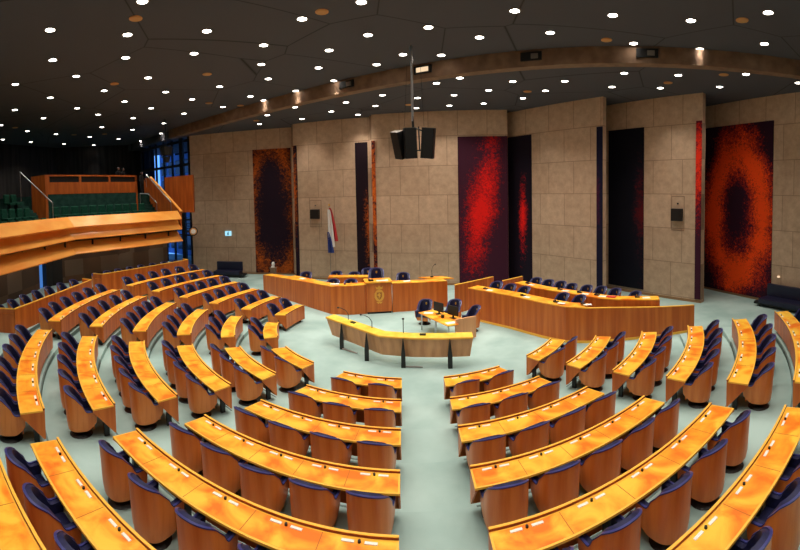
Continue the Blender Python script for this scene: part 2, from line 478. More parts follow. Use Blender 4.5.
# ---------------------------------------------------------------- big abstract paintings
def painting(nm, x0, x1, z0, z1, mat, label):
    a, ang, L_ = WM[nm]
    o = MB().box(0, x1 - x0, -0.05, -0.002, z0, z1).build('painting', mat)
    p = on_wall(nm, x0, 0)
    o.location = (p[0], p[1], 0); o.rotation_euler = (0, 0, ang)
    tag(o, label, 'painting', 'tall abstract paintings on the stone wall')
OR1, OR2, OR3 = lin(34, 18, 34), lin(104, 48, 24), lin(206, 98, 30)
RD1, RD2, RD3 = lin(62, 22, 42), lin(132, 18, 28), lin(236, 26, 20)
painting('wall_back_far_left', 5.38, 8.4, 0.14, 9.75, painting_mat('p1', OR1, OR2, OR3, 1.5, 4.9, 1.75, 5.2, 1.0, 0.6, 5, -0.42), 'broad dark violet painting with rust orange border left of the flag')
painting('wall_back_left', 0.0, 0.28, 0.14, 9.72, painting_mat('p2', OR1, OR2, OR3, 0.05, 6.5, 0.25, 4, 0.0, 1.6, 4, -0.35), 'narrow rust and violet painting strip beside the broad violet painting')
painting('wall_back_left', 4.73, 5.62, 0.14, 9.6, painting_mat('p3', lin(30, 14, 26), OR2, OR3, 0.95, 3.6, 0.5, 3.0, 0.0, 1.2, 5, -0.25), 'tall black and orange painting strip just right of the flag')
painting('wall_back_centre', 0.0, 0.24, 0.14, 9.57, painting_mat('p4', lin(50, 18, 30), lin(180, 80, 26), lin(226, 110, 32), 0.1, 5.6, 0.4, 5.6, 0.0, 1.5, 3, -0.4), 'thin bright orange painting strip on left edge of the centre wall')
painting('wall_back_centre', 5.7, 8.9, 0.14, 9.62, painting_mat('p5', RD1, RD2, RD3, 1.5, 5.2, 1.0, 4.4, 0.0, 1.15, 6.5, 0.0, 0.14), 'vivid red cloud painting on the right end of the centre wall')
painting('wall_back_right', 0.3, 2.39, 0.14, 9.66, painting_mat('p6', lin(24, 14, 30), RD2, RD3, 1.35, 4.6, 0.5, 3.6, 0.0, 0.9, 5, -0.15), 'shadowed dark painting with thin red streak in the recess')
painting('wall_back_right', 7.34, 7.73, 0.14, 9.65, painting_mat('p7', lin(16, 16, 44), lin(28, 18, 46), lin(76, 20, 48), 0.1, 5.5, 0.3, 4, 0.0, 1.0, 4, -0.3), 'narrow midnight blue painting strip on right edge of stone wall')
painting('wall_right', 0.58, 3.17, 0.3, 9.73, painting_mat('p8', lin(12, 12, 26), lin(34, 14, 28), lin(90, 14, 22), 2.5, 4.6, 0.9, 4.6, 0.0, 1.0, 5, -0.25), 'nearly black blue painting with faint dark red right edge')
painting('wall_right', 6.54, 6.88, 0.2, 9.83, painting_mat('p9', RD1, RD2, lin(236, 50, 20), 0.15, 7.6, 0.4, 2.6, 0.0, 1.3, 5, 0.0), 'narrow red and maroon painting strip beside the red ring painting')
painting('wall_far_right', 0.3, 6.26, 0.14, 9.95, painting_mat('p10', lin(44, 14, 34), lin(120, 20, 24), lin(252, 78, 14), 3.45, 4.9, 1.9, 3.35, 1.0, 0.56, 8, 0.06), 'large maroon painting with glowing orange red ring at far right')

# ---------------------------------------------------------------- windows at the far left corner
wa, wb = Vector((-24.5, 17.0)), Vector((-17.45, 13.85))
wl = (wb - wa).length; wang = math.atan2(wb.y - wa.y, wb.x - wa.x)
def win_obj(name, mb, mat, parent=None, kind=None):
    o = mb.build(name, mat)
    if parent is None:
        o.location = (wa.x, wa.y, 0); o.rotation_euler = (0, 0, wang)
    else: o.parent = parent
    if kind: tag(o, kind=kind)
    return o
glassm, nt, b = newmat('window_glass')
setp(b, Base_Color=(0.75, 0.85, 1, 1), Roughness=0.02)
b.inputs['Transmission Weight'].default_value = 1.0
b.inputs['IOR'].default_value = 1.02
M['glass'] = glassm
fr = MB()
posts = [0.0, 1.5, 2.6, 3.9, 5.2, 6.4, wl - 0.12]
for i, px in enumerate(posts):
    w_ = 0.5 if i == 5 else 0.12
    fr.box(px, px + w_, -0.06, 0.12, 0, 11.9)
for z in (0.0, 3.0, 4.3, 8.9, 10.9, 11.78):
    fr.box(0, wl, -0.04, 0.1, z, z + (0.22 if z > 8 else 0.12))
for z in (3.4, 3.6, 3.8, 4.0):
    fr.box(0, wl, 0.02, 0.05, z, z + 0.05)
wf = win_obj('window_1', fr, 'blackmat', kind='structure')
win_obj('window_pane', MB().box(0.05, wl - 0.05, 0.03, 0.04, 0.05, 11.8), 'glass', wf)
# the neighbouring building outside the glass
bo = MB().box(0, 14, 0, 6, 0, 24)
M['facade'] = noisy('blue_grey_facade', lin(52, 86, 136), lin(84, 126, 184), (0.8, 0.8, 0.25), 0.6)
bb = bo.build('building', 'facade'); bb.location = (-27.75, 25.5, 0); bb.rotation_euler = (0, 0, -0.42)
tag(bb, 'blue grey office block seen through the corner window', 'building')
wbm = MB()
for i in range(9):
    for j in range(11):
        wbm.box(0.4 + i * 1.4, 1.4 + i * 1.4, -0.03, 0.0, 0.6 + j * 2.1, 2.1 + j * 2.1)
M['bwin'] = plain('dark_window_glass', lin(16, 26, 44), 0.1)
w2 = wbm.build('facade_glazing', 'bwin'); w2.parent = bb

# ================================================================ PUBLIC GALLERY
def gp(r, a):
    """point on a faceted ring: corners on the sector lines, r is the corner radius"""
    k = floor(a / STEP); mid = (k + 0.5) * STEP
    rr = r * cos(STEP / 2) / cos(a - mid)
    return (rr * sin(a), -rr * cos(a))
GA0, GA1 = -2 * STEP + 0.06, -4 * STEP + 0.012
def g_sweep(prof, a_from=GA0, a_to=GA1, joint=True):
    an = [a_from]
    if a_from > -3 * STEP > a_to: an.append(-3 * STEP)
    an.append(a_to)
    rings = []
    for a in an:
        rings.append([(*gp(r, a), z) for r, z in prof])
    return MB().loft(rings)
struct('wall_gallery_front', g_sweep([(19.4, 0.0), (19.7, 0.0), (19.7, 3.9), (19.4, 3.9)], -2 * STEP + .1, -3 * STEP + 0.06), 'block')
struct('wall_gallery_front_far', g_sweep([(19.4, 0.0), (19.7, 0.0), (19.7, 3.9), (19.4, 3.9)], -3 * STEP - 0.035, GA1), 'block')
struct('wall_gallery_pier', g_sweep([(19.2, 0.0), (20.0, 0.0), (20.0, 3.9), (19.2, 3.9)], -3 * STEP + 0.035, -3 * STEP - 0.035), 'blackmat')
M['bluewin'] = emit('daylit_slot', (0.10, 0.32, 0.9, 1), 0.55)
struct('window_2', g_sweep([(19.5, 0.0), (19.6, 0.0), (19.6, 3.9), (19.5, 3.9)], -3 * STEP + 0.058, -3 * STEP + 0.037), 'bluewin')
struct('floor_gallery', g_sweep([(17.6, 3.95), (31, 3.95), (31, 4.3), (17.6, 4.3)]), 'gcarpet')
for i, (r0, z) in enumerate(((19.2, 4.9), (20.4, 5.6), (21.6, 6.35))):
    a0, a1 = (GA0, -3 * STEP - (0.0 if i else 0.0))
    struct('floor_gallery_step', g_sweep([(r0, 4.3), (31, 4.3), (31, z), (r0, z)], GA0, -3 * STEP if i else GA1), 'gcarpet')
balu = tag(empty('gallery_balustrade', (-17.2, 0.0, 3.2)), 'long orange wooden balustrade of three tilted boards fronting the public gallery', 'balustrade')
def board(ri, zi, ro, zo, t=0.05):
    return g_sweep([(ri, zi), (ro, zo), (ro + 0.03, zo - t), (ri + 0.03, zi - t)])
board(17.2, 4.74, 17.75, 5.3).build('board', 'gallery', balu)
g_sweep([(17.2, 4.05), (17.6, 4.32), (17.85, 4.78), (17.88, 4.75), (17.63, 4.27), (17.22, 4.0)]).build('board', 'gallery', balu)
g_sweep([(17.15, 3.23), (17.6, 3.6), (17.85, 3.86), (17.88, 3.82), (17.63, 3.55), (17.17, 3.18)]).build('board', 'gallery', balu)
g_sweep([(17.9, 3.3), (17.97, 3.3), (17.97, 5.15), (17.9, 5.15)]).build('backing', 'blackmat', balu)
for i in range(9):
    a = GA0 + (GA1 - GA0) * (i + 0.5) / 9
    x, y = gp(17.6, a)
    MB().box(x - 0.04, x + 0.04, y - 0.04, y + 0.04, 3.62, 4.25).build('bracket', 'blackmat', balu)

# gallery seats
gs = tag(empty('gallery_chair'), 'green', 'chair', 'green folding seats in the public gallery')
MB().box(-0.27, 0.27, -0.26, -0.14, 0.45, 1.0).build('backrest', 'green', gs, bevel=0.05)
MB().box(-0.26, 0.26, -0.18, 0.28, 0.38, 0.5).build('seat', 'green', gs, bevel=0.03)
MB().box(-0.05, 0.05, -0.1, 0.1, 0.0, 0.38).build('leg', 'blackmat', gs)
first = [True]
def put_seat(r, a, z, label):
    x, y = gp(r, a)
    o = gs if first[0] else copy_tree(gs)
    first[0] = False
    k = floor(a / STEP)
    o.location = (x, y, z); o.rotation_euler = (0, 0, (k + 0.5) * STEP)
    o['label'] = label
rows = [(18.75, 4.3, 'front row left of the gallery stair', -2.12 * STEP, -2.90 * STEP, 11),
        (19.95, 4.9, 'second row left of the gallery stair', -2.3 * STEP, -2.88 * STEP, 9),
        (21.0, 5.75, 'third row left of the gallery stair', -2.35 * STEP, -2.87 * STEP, 9),
        (22.2, 6.5, 'top row left of the gallery stair', -2.38 * STEP, -2.76 * STEP, 7),
        (18.75, 4.3, 'front row below the wooden booth', -3.06 * STEP, -3.8 * STEP, 12),
        (19.95, 4.9, 'second row below the wooden booth', -3.1 * STEP, -3.8 * STEP, 11)]
for r, z, d, a0, a1, n in rows:
    vis = [i for i in range(n) if in_view((*gp(r, a0 + (a1 - a0) * i / (n - 1)), z + 0.8), -3)]
    for c, i in enumerate(vis):
        put_seat(r, a0 + (a1 - a0) * i / (n - 1), z, 'green gallery seat, %s from left in the %s' % (ordn(c + 1), d))

# glazed wooden booth behind the gallery seats
def frame_pt(r, t):   # t 0..1 along far facet from the corner at -3 STEP to -4 STEP
    p0, p1 = Vector(gp(r, -3 * STEP - 1e-4)), Vector(gp(r, -4 * STEP + 1e-4))
    return p0 + (p1 - p0) * t
def facet_box(mb, r0, r1, t0, t1, z0, z1):
    p = [frame_pt(r0, t0), frame_pt(r0, t1), frame_pt(r1, t1), frame_pt(r1, t0)]
    return mb.prism([tuple(q) for q in p], z0, z1)
p0 = frame_pt(22.2, 0.0)
booth = tag(empty('gallery_booth', (p0.x, p0.y, 4.9)), 'long orange wooden booth with dark window slots behind the green gallery seats', 'booth')
facet_box(MB(), 22.0, 22.15, 0.185, 0.87, 6.75, 7.55).build('front_panel', 'redwood', booth)
facet_box(MB(), 22.0, 22.15, 0.185, 0.87, 7.95, 8.05).build('top_rail', 'redwood', booth)
for t in (0.185, 0.41, 0.635, 0.86):
    facet_box(MB(), 22.0, 22.15, t, t + 0.014, 7.55, 7.95).build('post', 'redwood', booth)
facet_box(MB(), 22.1, 22.13, 0.19, 0.865, 7.55, 7.95).build('dark_glass', 'screen', booth)
facet_box(MB(), 22.02, 22.16, 0.185, 0.87, 4.9, 6.75).build('lower_wall', 'gcarpet', booth)
facet_box(MB(), 22.0, 23.6, 0.17, 0.185, 4.9, 8.05).build('side_panel', 'redwood', booth)
facet_box(MB(), 22.0, 24.0, 0.862, 0.875, 4.9, 8.05).build('side_panel', 'redwood', booth)
struct('floor_booth', facet_box(MB(), 22.16, 30, 0.185, 1.0, 4.9, 6.7), 'gcarpet')
for i in range(7):
    struct('floor_gallery_stair', facet_box(MB(), 20.6 + 0.35 * i, 22.9, 0.885, 0.99, 4.9, 5.1 + 0.23 * i), 'gcarpet')
    struct('floor_gallery_stair', g_sweep([(19.0 + 0.42 * i, 4.3), (22.5, 4.3), (22.5, 4.55 + 0.3 * i), (19.0 + 0.42 * i, 4.55 + 0.3 * i)], -2.9 * STEP, -2.999 * STEP), 'gcarpet')

# end parapet of the gallery: sloping stair wall plus tall panel
e0, e1 = frame_pt(17.5, 1.0), frame_pt(23.0, 1.0)
par = tag(empty('gallery_end_wall', (e0.x, e0.y, 4.0)), 'orange wooden stair parapet closing the right end of the public gallery', 'parapet')
def end_pt(t, off=0.0):
    d = (e1 - e0).normalized(); n = Vector((-d.y, d.x))
    return e0 + (e1 - e0) * t + n * off
def vert_prism(poly, off0, off1):
    """poly in (t, z) along the end line, thickness between offsets"""
    a = [(*end_pt(t, off0), z) for t, z in poly]; b = [(*end_pt(t, off1), z) for t, z in poly]
    return MB().loft([a, b])
vert_prism([(0, 4.0), (1.0, 4.0), (1.0, 7.9), (0.8, 7.9), (0.0, 5.2)], 0.0, 0.1).build('sloping_panel', 'redwood', par)
vert_prism([(-0.01, 5.2), (0.8, 7.9), (0.8, 7.98), (-0.01, 5.28)], -0.04, 0.14).build('cap_rail', 'gallery', par)
q0 = end_pt(0.5, 0)
pb = MB()
pb.prism([(-15.25, 10.2), (-18.1, 10.9), (-18.2, 11.2), (-15.3, 10.5)][::-1], 5.1, 7.85)
pb.build('tall_panel', 'redwood', par)

# handrails
def rail(pts, label, posts=()):
    o = tag(empty('handrail', pts[0]), label, 'handrail', 'gallery handrails')
    MB().tube(pts, 0.035).build('rail', 'steel', o, smooth=True)
    for p, h in posts:
        MB().tube([p, (p[0], p[1], p[2] - h)], 0.02).build('post', 'steel', o, smooth=True)
ra, rb_ = gp(19.3, -2.97 * STEP), gp(22.6, -2.95 * STEP)
ra, rb_ = (-18.2, -0.94), (-21.06, -0.91)
rail([(*ra, 6.13), (*rb_, 8.15)], 'long steel handrail sloping up the stair left of the wooden booth', [((*ra, 6.13), 1.8), ((*rb_, 8.15), 1.8)])
s0, s1 = end_pt(0.12, 0.45), end_pt(0.8, 0.45)
rail([(*s0, 5.9), (*s1, 8.15)], 'steel handrail inside the sloping parapet at the gallery end', [((*s0, 5.9), 1.0), ((*s1, 8.15), 1.0)])
c0, c1, c2 = frame_pt(20.5, 0.96), frame_pt(21.3, 0.93), frame_pt(21.9, 0.89)
rail([(*c0, 5.9), (*c1, 6.6), (*c2, 6.65)], 'short bent steel handrail at the right end of the booth', [((*c0, 5.9), 1.0), ((*c2, 6.65), 1.2)])

# people standing in the gallery, far away and dark
def person(x, y, z, rz, label, cloth='cloth', lean=0.0):
    o = tag(empty('person', (x, y, z), rz), label, 'person', 'visitors standing at the gallery booth')
    me = bpy.data.meshes.new('body')
    V = [(0, 0, 0.95), (0, 0, 1.2), (0, 0, 1.42), (0, 0.01, 1.52), (0, 0.02, 1.62), (0, 0.02, 1.74),
         (-0.1, 0, 0.9), (-0.11, 0.03, 0.5), (-0.11, 0, 0.08), (-0.12, 0.14, 0.04),
         (0.1, 0, 0.9), (0.11, 0.03, 0.5), (0.11, 0, 0.08), (0.12, 0.14, 0.04),
         (-0.19, 0, 1.42), (-0.25, 0.02, 1.14), (-0.22, 0.2, 0.98), (0.19, 0, 1.42), (0.25, 0.02, 1.14), (0.22, 0.2, 0.98)]
    E = [(0, 1), (1, 2), (2, 3), (3, 4), (4, 5), (0, 6), (6, 7), (7, 8), (8, 9), (0, 10), (10, 11), (11, 12), (12, 13), (2, 14), (14, 15), (15, 16), (2, 17), (17, 18), (18, 19)]
    Rd = [.15, .15, .14, .055, .095, .085, .1, .065, .045, .04, .1, .065, .045, .04, .065, .045, .035, .065, .045, .035]
    me.from_pydata(V, E, [])
    b_ = bpy.data.objects.new('body', me); COL.objects.link(b_); b_.parent = o
    sk = b_.modifiers.new('skin', 'SKIN')
    for i, r in enumerate(Rd):
        me.skin_vertices[0].data[i].radius = (r, r * 0.8)
    me.skin_vertices[0].data[0].use_root = True
    b_.modifiers.new('sub', 'SUBSURF').levels = 1
    me.materials.append(M[cloth])
    MB().ball((0, 0.035, 1.67), 0.082, 0.09, 0.11).build('face', 'skin', o, smooth=True, world=False)
    MB().ball((0, 0.005, 1.70), 0.098, 0.10, 0.12).build('hair', 'blackmat', o, smooth=True, world=False)
for t, r, lb, cl in ((0.80, 23.6, 'person in dark clothes standing at the booth, left of two', 'cloth'),
                     (0.86, 24.0, 'person in dark clothes standing at the right end of the booth', 'cloth')):
    q = frame_pt(r, t)
    person(q.x, q.y, 7.0, -3.5 * STEP * -1 - 3.6, lb, cl)
q = frame_pt(22.6, 0.95)
person(q.x, q.y, 6.6, -2.0, 'person in dark clothes at top of the stair before the window')

# round lamp at the gallery end
pl = (-15.0, 9.55, 3.75)
lo = tag(empty('wall_lamp', pl), 'round pale disc lamp on a bracket at right end of the gallery', 'lamp')
mb = MB(); n = 20
v = (CAMP - Vector(pl)); v.z = 0; v.normalize(); sd = Vector((-v.y, v.x, 0))
def disc(c, r, d0, d1):
    rg = []
    for d_ in (d0, d1):
        rg.append([tuple(Vector(c) + v * d_ + (sd * cos(2 * pi * i / n) + Vector((0, 0, 1)) * sin(2 * pi * i / n)) * r) for i in range(n)])
    return MB().loft(rg)
disc(pl, 0.26, 0.0, 0.08).build('disc', 'grille', lo, smooth=True)
disc(pl, 0.17, 0.08, 0.11).build('face', 'white', lo)
disc(pl, 0.33, -0.12, 0.0).build('housing', 'blackmat', lo)
MB().tube([(pl[0] - 0.1, pl[1] + 0.1, pl[2]), (-15.6, 9.7, 3.7)], 0.05).build('bracket', 'blackmat', lo)

# ================================================================ CHAIRS
def tub(off0, off1, zb, zt, ns=34, nv=6, taper=True):
    """closed U-shaped shell; off = inward offset from the outer surface, zb/zt functions of s in -1..1"""
    def xy(s, off):
        W_, D_ = 0.345 - off, 0.34 - off
        sg = 1 if s >= 0 else -1; a = abs(s)
        if a < 0.5:
            t = a / 0.5 * pi / 2
            return (sg * W_ * sin(t) ** 0.85 if t > 0 else 0.0, -D_ * max(cos(t), 0) ** 0.75)
        return (sg * W_, (a - 0.5) / 0.5 * (0.33 - 0.2 * off))
    mb = MB(); rings = []
    for i in range(ns + 1):
        s = -1 + 2 * i / ns
        z0, z1 = zb(s), zt(s)
        ring = []
        for off, order in ((off0, range(nv + 1)), (off1, range(nv, -1, -1))):
            for j in order:
                z = z0 + (z1 - z0) * j / nv
                k = 1.0
                if taper:
                    k = 0.88 + 0.12 * min(1, max(0, (z - 0.18) / 0.4)) ** 0.5
                x, y = xy(s, off)
                lean = -0.07 * max(0, z - 0.6) if abs(s) < 0.5 else 0
                ring.append((x * k, y * k + lean, z))
        rings.append(ring)
    return mb.loft(rings)
def ss(a, b, x):
    t = min(1, max(0, (x - a) / (b - a))); return t * t * (3 - 2 * t)
def top(s):
    a = abs(s)
    back = 1.06 - 0.62 * a * a
    arm = 0.60 + 0.03 * a
    return back + (arm - back) * ss(0.38, 0.70, a)
def bot(s):
    return 0.18 + 0.2 * max(0, (abs(s) - 0.6) / 0.4) ** 2
def make_chair(name='chair', scale=1.0):
    o = empty(name)
    tub(0.0, 0.022, bot, lambda s: top(s) - 0.004).build('shell', 'chairwood', o, smooth=True)
    tub(0.023, 0.115, lambda s: 0.36, lambda s: top(s) - 0.004).build('upholstery', 'navy', o, smooth=True)
    tub(-0.006, 0.03, lambda s: top(s) - 0.008, lambda s: top(s) + 0.012, nv=1).build('piping', 'trim', o, smooth=True)
    MB().box(-0.25, 0.25, -0.24, 0.31, 0.36, 0.47).build('seat', 'navy', o, smooth=True, bevel=0.04)
    MB().box(-0.27, 0.27, 0.255, 0.28, 0.2, 0.38).build('front_panel', 'chairwood', o)
    MB().cyl((0, 0), 0.10, 0.04, 0.34, 0.08).build('pedestal', 'black', o)
    MB().cyl((0, 0), 0.27, 0.0, 0.06, 0.2, 18).build('base_plate', 'black', o)
    MB().ball((0, -0.24, 0.88), 0.042, 0.014, 0.065, 8, 6).build('emblem', 'gold', o)
    return o
chair0 = make_chair('tub_chair')
used = [False]
def put_chair(x, y, z, rz, label, group, scale=1.0):
    o = chair0 if not used[0] else copy_tree(chair0)
    used[0] = True
    o.location = (x, y, z); o.rotation_euler = (0, 0, rz)
    if scale != 1.0: o.scale = (scale,) * 3
    tag(o, label, 'chair', group)
    return o

# ================================================================ DESKS
SECT = [(-4, 'farthest block on the left', 'window-side end', 7), (-3, 'third block left of aisle', '', 7), (-2, 'second block left of aisle', '', 6),
        (-1, 'block left of centre aisle', '', 7), (0, 'block right of centre aisle', '', 6), (1, 'second block right of aisle', '', 6)]
def make_sweep(r_, k0, fa, fb):
    pass
def sector_sweep(k0, prof, t0=0.0, t1=1.0, n=None):
    """profile (r, z) swept between the two aisle lines of the sector starting at k0*STEP"""
    A, B = k0 * STEP, (k0 + 1) * STEP
    n = n or max(2, int(14 * (t1 - t0)) + 1)
    rings = []
    for i in range(n + 1):
        t = t0 + (t1 - t0) * i / n
        ring = []
        for r, z in prof:
            a0, a1 = A + asin(GAP / r), B - asin(GAP / r)
            ring.append(pol(r, a0 + (a1 - a0) * t, z))
        rings.append(ring)
    return MB().loft(rings)
def sec_pt(k0, r, t, z=0.0):
    A, B = k0 * STEP + asin(GAP / r), (k0 + 1) * STEP - asin(GAP / r)
    a = A + (B - A) * t
    return pol(r, a, z), a
mic_me = MB().box(-0.085, 0.085, -0.022, 0.022, 0, 0.010).mesh('voting_panel', 'white')
dot_me = MB().cyl((0, 0), 0.022, 0, 0.03, n=10).mesh('microphone_socket', 'black')

for k0, block, _, nrow in SECT:
    for row in range(1, nrow + 1):
        R, z = rk(row), fl(row) + 0.75
        tall = (row == 7 and k0 in (-4, -3))
        if tall: R += 0.55 if k0 == -4 else 0.25
        if row == 7 and k0 == -1: R, z = 14.97, 1.88
        nseat = {1: 2, 2: 3, 3: 4, 4: 5, 5: 5, 6: 6, 7: 7}[row]
        if row == 7 and k0 == -4: nseat = 8
        # visible at all?
        if not any(in_view(sec_pt(k0, R, t / 10, z)[0], 5) for t in range(11)):
            continue
        c, ca = sec_pt(k0, R + 0.26, 0.5)
        rowname = 'front' if row == 1 else ORD[row]
        d = tag(empty('curved_desk', (c[0], c[1], fl(row))), 'curved orange wooden desk, %s row, %s' % (rowname, block), 'desk', 'curved desks of the chamber')
        if tall:
            zt = 2.05 if k0 == -4 else 1.97
            d['label'] = 'tall orange wooden back-row desk wall, %s' % block
            sector_sweep(k0, [(R, fl(row) - 0.3), (R + 0.04, fl(row) - 0.3), (R + 0.04, zt), (R, zt)], n=1).build('front_panel', 'wood', d)
            sector_sweep(k0, [(R - 0.01, zt), (R + 0.07, zt), (R + 0.07, zt + 0.04), (R - 0.01, zt + 0.04)], n=1).build('cap_rail', 'edge', d)
            sector_sweep(k0, [(R + 0.04, z), (R + 0.5, z), (R + 0.5, z + 0.04), (R + 0.04, z + 0.04)], n=1).build('desktop', 'burl', d)
            L0 = (R * STEP - 1.2)
            for s_ in (0, 1):
                wg = 1.5 if (k0 == -3 and s_ == 1) else 0.65
                ta, tb = (0, 0.05 / L0) if s_ == 0 else (1 - 0.05 / L0, 1)
                sector_sweep(k0, [(R, fl(row) - 0.3), (R + wg, fl(row)), (R + wg, zt), (R, zt)], ta, tb, 1).build('end_panel', 'wood', d)
                sector_sweep(k0, [(R, zt), (R + wg, zt), (R + wg, zt + 0.04), (R, zt + 0.04)], ta, tb, 1).build('end_cap', 'edge', d)
        else:
            L0 = R * STEP - 1.19
            sector_sweep(k0, [(R + 0.025, z - 0.035), (R + DEP, z - 0.035), (R + DEP, z), (R + 0.025, z)]).build('desktop', 'edge', d)
            e = 0.03
            sector_sweep(k0, [(R + 0.05, z - 0.001), (R + DEP - 0.035, z - 0.001), (R + DEP - 0.035, z + 0.003), (R + 0.05, z + 0.003)], e / L0, 1 - e / L0).build('burl_inlay', 'burl', d)
            sector_sweep(k0, [(R - 0.01, z - 0.62), (R + 0.02, z - 0.62), (R + 0.02, z + 0.0), (R - 0.01, z + 0.0)]).build('front_panel', 'wood', d)
            sector_sweep(k0, [(R - 0.012, z), (R + 0.024, z), (R + 0.024, z + 0.036), (R - 0.012, z + 0.036)]).build('front_lip', 'darkedge', d)
            sector_sweep(k0, [(R - 0.014, z + 0.036), (R + 0.026, z + 0.036), (R + 0.026, z + 0.044), (R - 0.014, z + 0.044)]).build('lip_cap', 'edge', d)
            for s_ in (0, 1):
                ta, tb = (0, 0.028 / L0) if s_ == 0 else (1 - 0.028 / L0, 1)
                tri = [(R + 0.02, z - 0.62), (R + DEP, z - 0.06), (R + DEP, z - 0.035), (R + 0.02, z - 0.035)]
                sector_sweep(k0, tri, ta, tb, 1).build('end_panel', 'wood', d)
            nl = 2 + (nseat - 1) // 2
            for i in range(nl):
                t = 0.2 / L0 + (1 - 0.4 / L0) * i / (nl - 1)
                p, a = sec_pt(k0, R + 0.16, t)
                mt_ = Matrix.Translation((p[0], p[1], fl(row))) @ Matrix.Rotation(a, 4, 'Z')
                MB().box(-0.035, 0.035, -0.06, 0.06, 0.0, 0.71, mt_).build('leg', 'black', d)
            for i in range(nseat if row < 7 else 0):
                p, a = sec_pt(k0, R + 0.11, (i + 0.5) / nseat)
                if not in_view((p[0], p[1], z), 0) or k0 < -1 and row < 5: continue
                for nm_, me_, dx_ in (('voting_panel', mic_me, -0.155), ('voting_panel', mic_me, 0.155), ('microphone_socket', dot_me, 0.0)):
                    q = bpy.data.objects.new(nm_, me_); COL.objects.link(q); q.parent = d
                    q.location = (p[0] - c[0] + dx_ * cos(a), p[1] - c[1] + dx_ * sin(a), z + 0.003 - fl(row)); q.rotation_euler = (0, 0, a)
            for i in range(1, nseat):
                t = i / nseat
                if row < 3 or k0 < -2: continue
                sector_sweep(k0, [(R + 0.05, z + 0.002), (R + DEP - 0.035, z + 0.002), (R + DEP - 0.035, z + 0.0045), (R + 0.05, z + 0.0045)], t - 0.006 / L0, t + 0.006 / L0, 1).build('desktop_joint', 'joint', d)
        # chairs
        for i in range(nseat):
            t = (i + 0.5) / nseat
            if row >= 5 and k0 > -3: t = 0.035 + 0.965 * t if k0 < 0 else 0.965 * t
            if not tall:
                rr = R + DEP + 0.19 + random.uniform(-0.03, 0.03)
            else:
                rr = R + 0.72
            p, a = sec_pt(k0, rr, t)
            if not in_view((p[0], p[1], fl(row) + 0.9), 14): continue
            idx = (i + 1) if k0 >= 0 else (nseat - i)
            end = 'from the near end'
            if k0 in (-1, 0): end = 'from centre aisle'
            put_chair(p[0], p[1], fl(row), a + random.uniform(-0.09, 0.09),
                      'wood-backed navy tub chair, %s %s, %s row, %s' % (ordn(idx), end, rowname, block.replace('block left of centre aisle', 'left-centre block').replace('block right of centre aisle', 'right-centre block')),
                      'navy tub chairs behind the curved desks', 0.9 if tall else 1.0)

# ================================================================ PRESIDIUM
def wall_poly(pts, hts, t, z0=0.0, side=1, zlow=None):
    """vertical panel along a polyline with per-vertex top heights; thickness t away (side)"""
    rings = []
    P = [Vector(p) for p in pts]
    for i, p in enumerate(P):
        d1 = (P[i] - P[i - 1]).normalized() if i else (P[1] - P[0]).normalized()
        d2 = (P[i + 1] - P[i]).normalized() if i < len(P) - 1 else d1
        d_ = (d1 + d2).normalized(); n_ = Vector((-d_.y, d_.x)) * side
        k = t / max(0.5, d_.dot(d1))
        q = p + n_ * k
        lo = z0 if not zlow else zlow[i]
        rings.append([(p.x, p.y, lo), (q.x, q.y, lo), (q.x, q.y, hts[i]), (p.x, p.y, hts[i])])
    return MB().loft(rings)
def offset_poly(pts, t):
    P = [Vector(p) for p in pts]; out = []
    for i, p in enumerate(P):
        d1 = (P[i] - P[i - 1]).normalized() if i else (P[1] - P[0]).normalized()
        d2 = (P[i + 1] - P[i]).normalized() if i < len(P) - 1 else d1
        d_ = (d1 + d2).normalized(); n_ = Vector((-d_.y, d_.x))
        out.append(tuple(p + n_ * (t / max(0.5, d_.dot(d1)))))
    return out

pre = tag(empty('presidium_desk', (-1.8, 4.0, 0)), 'long curved wooden presidium desk facing the chamber below the flag', 'desk')
PL = [(-9.33, 8.2), (-6.6, 5.7), (-4.2, 3.6), (-3.3, 3.5), (-2.35, 3.75)]
PH = [1.05, 1.28, 1.40, 1.44, 1.46]
wall_poly(PL, PH, 0.06).build('front_panel', 'wood', pre)
wall_poly(PL, [h + 0.03 for h in PH], 0.62, side=1, zlow=[h - 0.0 for h in PH]).build('desktop', 'burl', pre)
PR = [(-1.1, 3.98), (0.22, 4.23), (1.75, 4.75)]
PHR = [1.46, 1.43, 1.36]
wall_poly(PR, PHR, 0.06).build('front_panel', 'wood', pre)
wall_poly(PR, [h + 0.03 for h in PHR], 0.62, side=1, zlow=PHR).build('desktop', 'burl', pre)
MB().prism([(-9.35, 8.2), (-9.28, 8.14), (-8.9, 8.6), (-8.97, 8.66)], 0, 1.06).build('end_panel', 'wood', pre)
MB().prism([(1.72, 4.74), (1.78, 4.76), (1.58, 5.4), (1.52, 5.38)], 0, 1.36).build('end_panel', 'wood', pre)
struct('floor_presidium_platform', MB().prism([(-8.9, 8.6), (-4.1, 3.8), (-3.2, 3.65), (1.6, 4.9), (1.2, 7.2), (-2.5, 9.4), (-7.8, 9.6)], 0, 0.35), 'carpet')

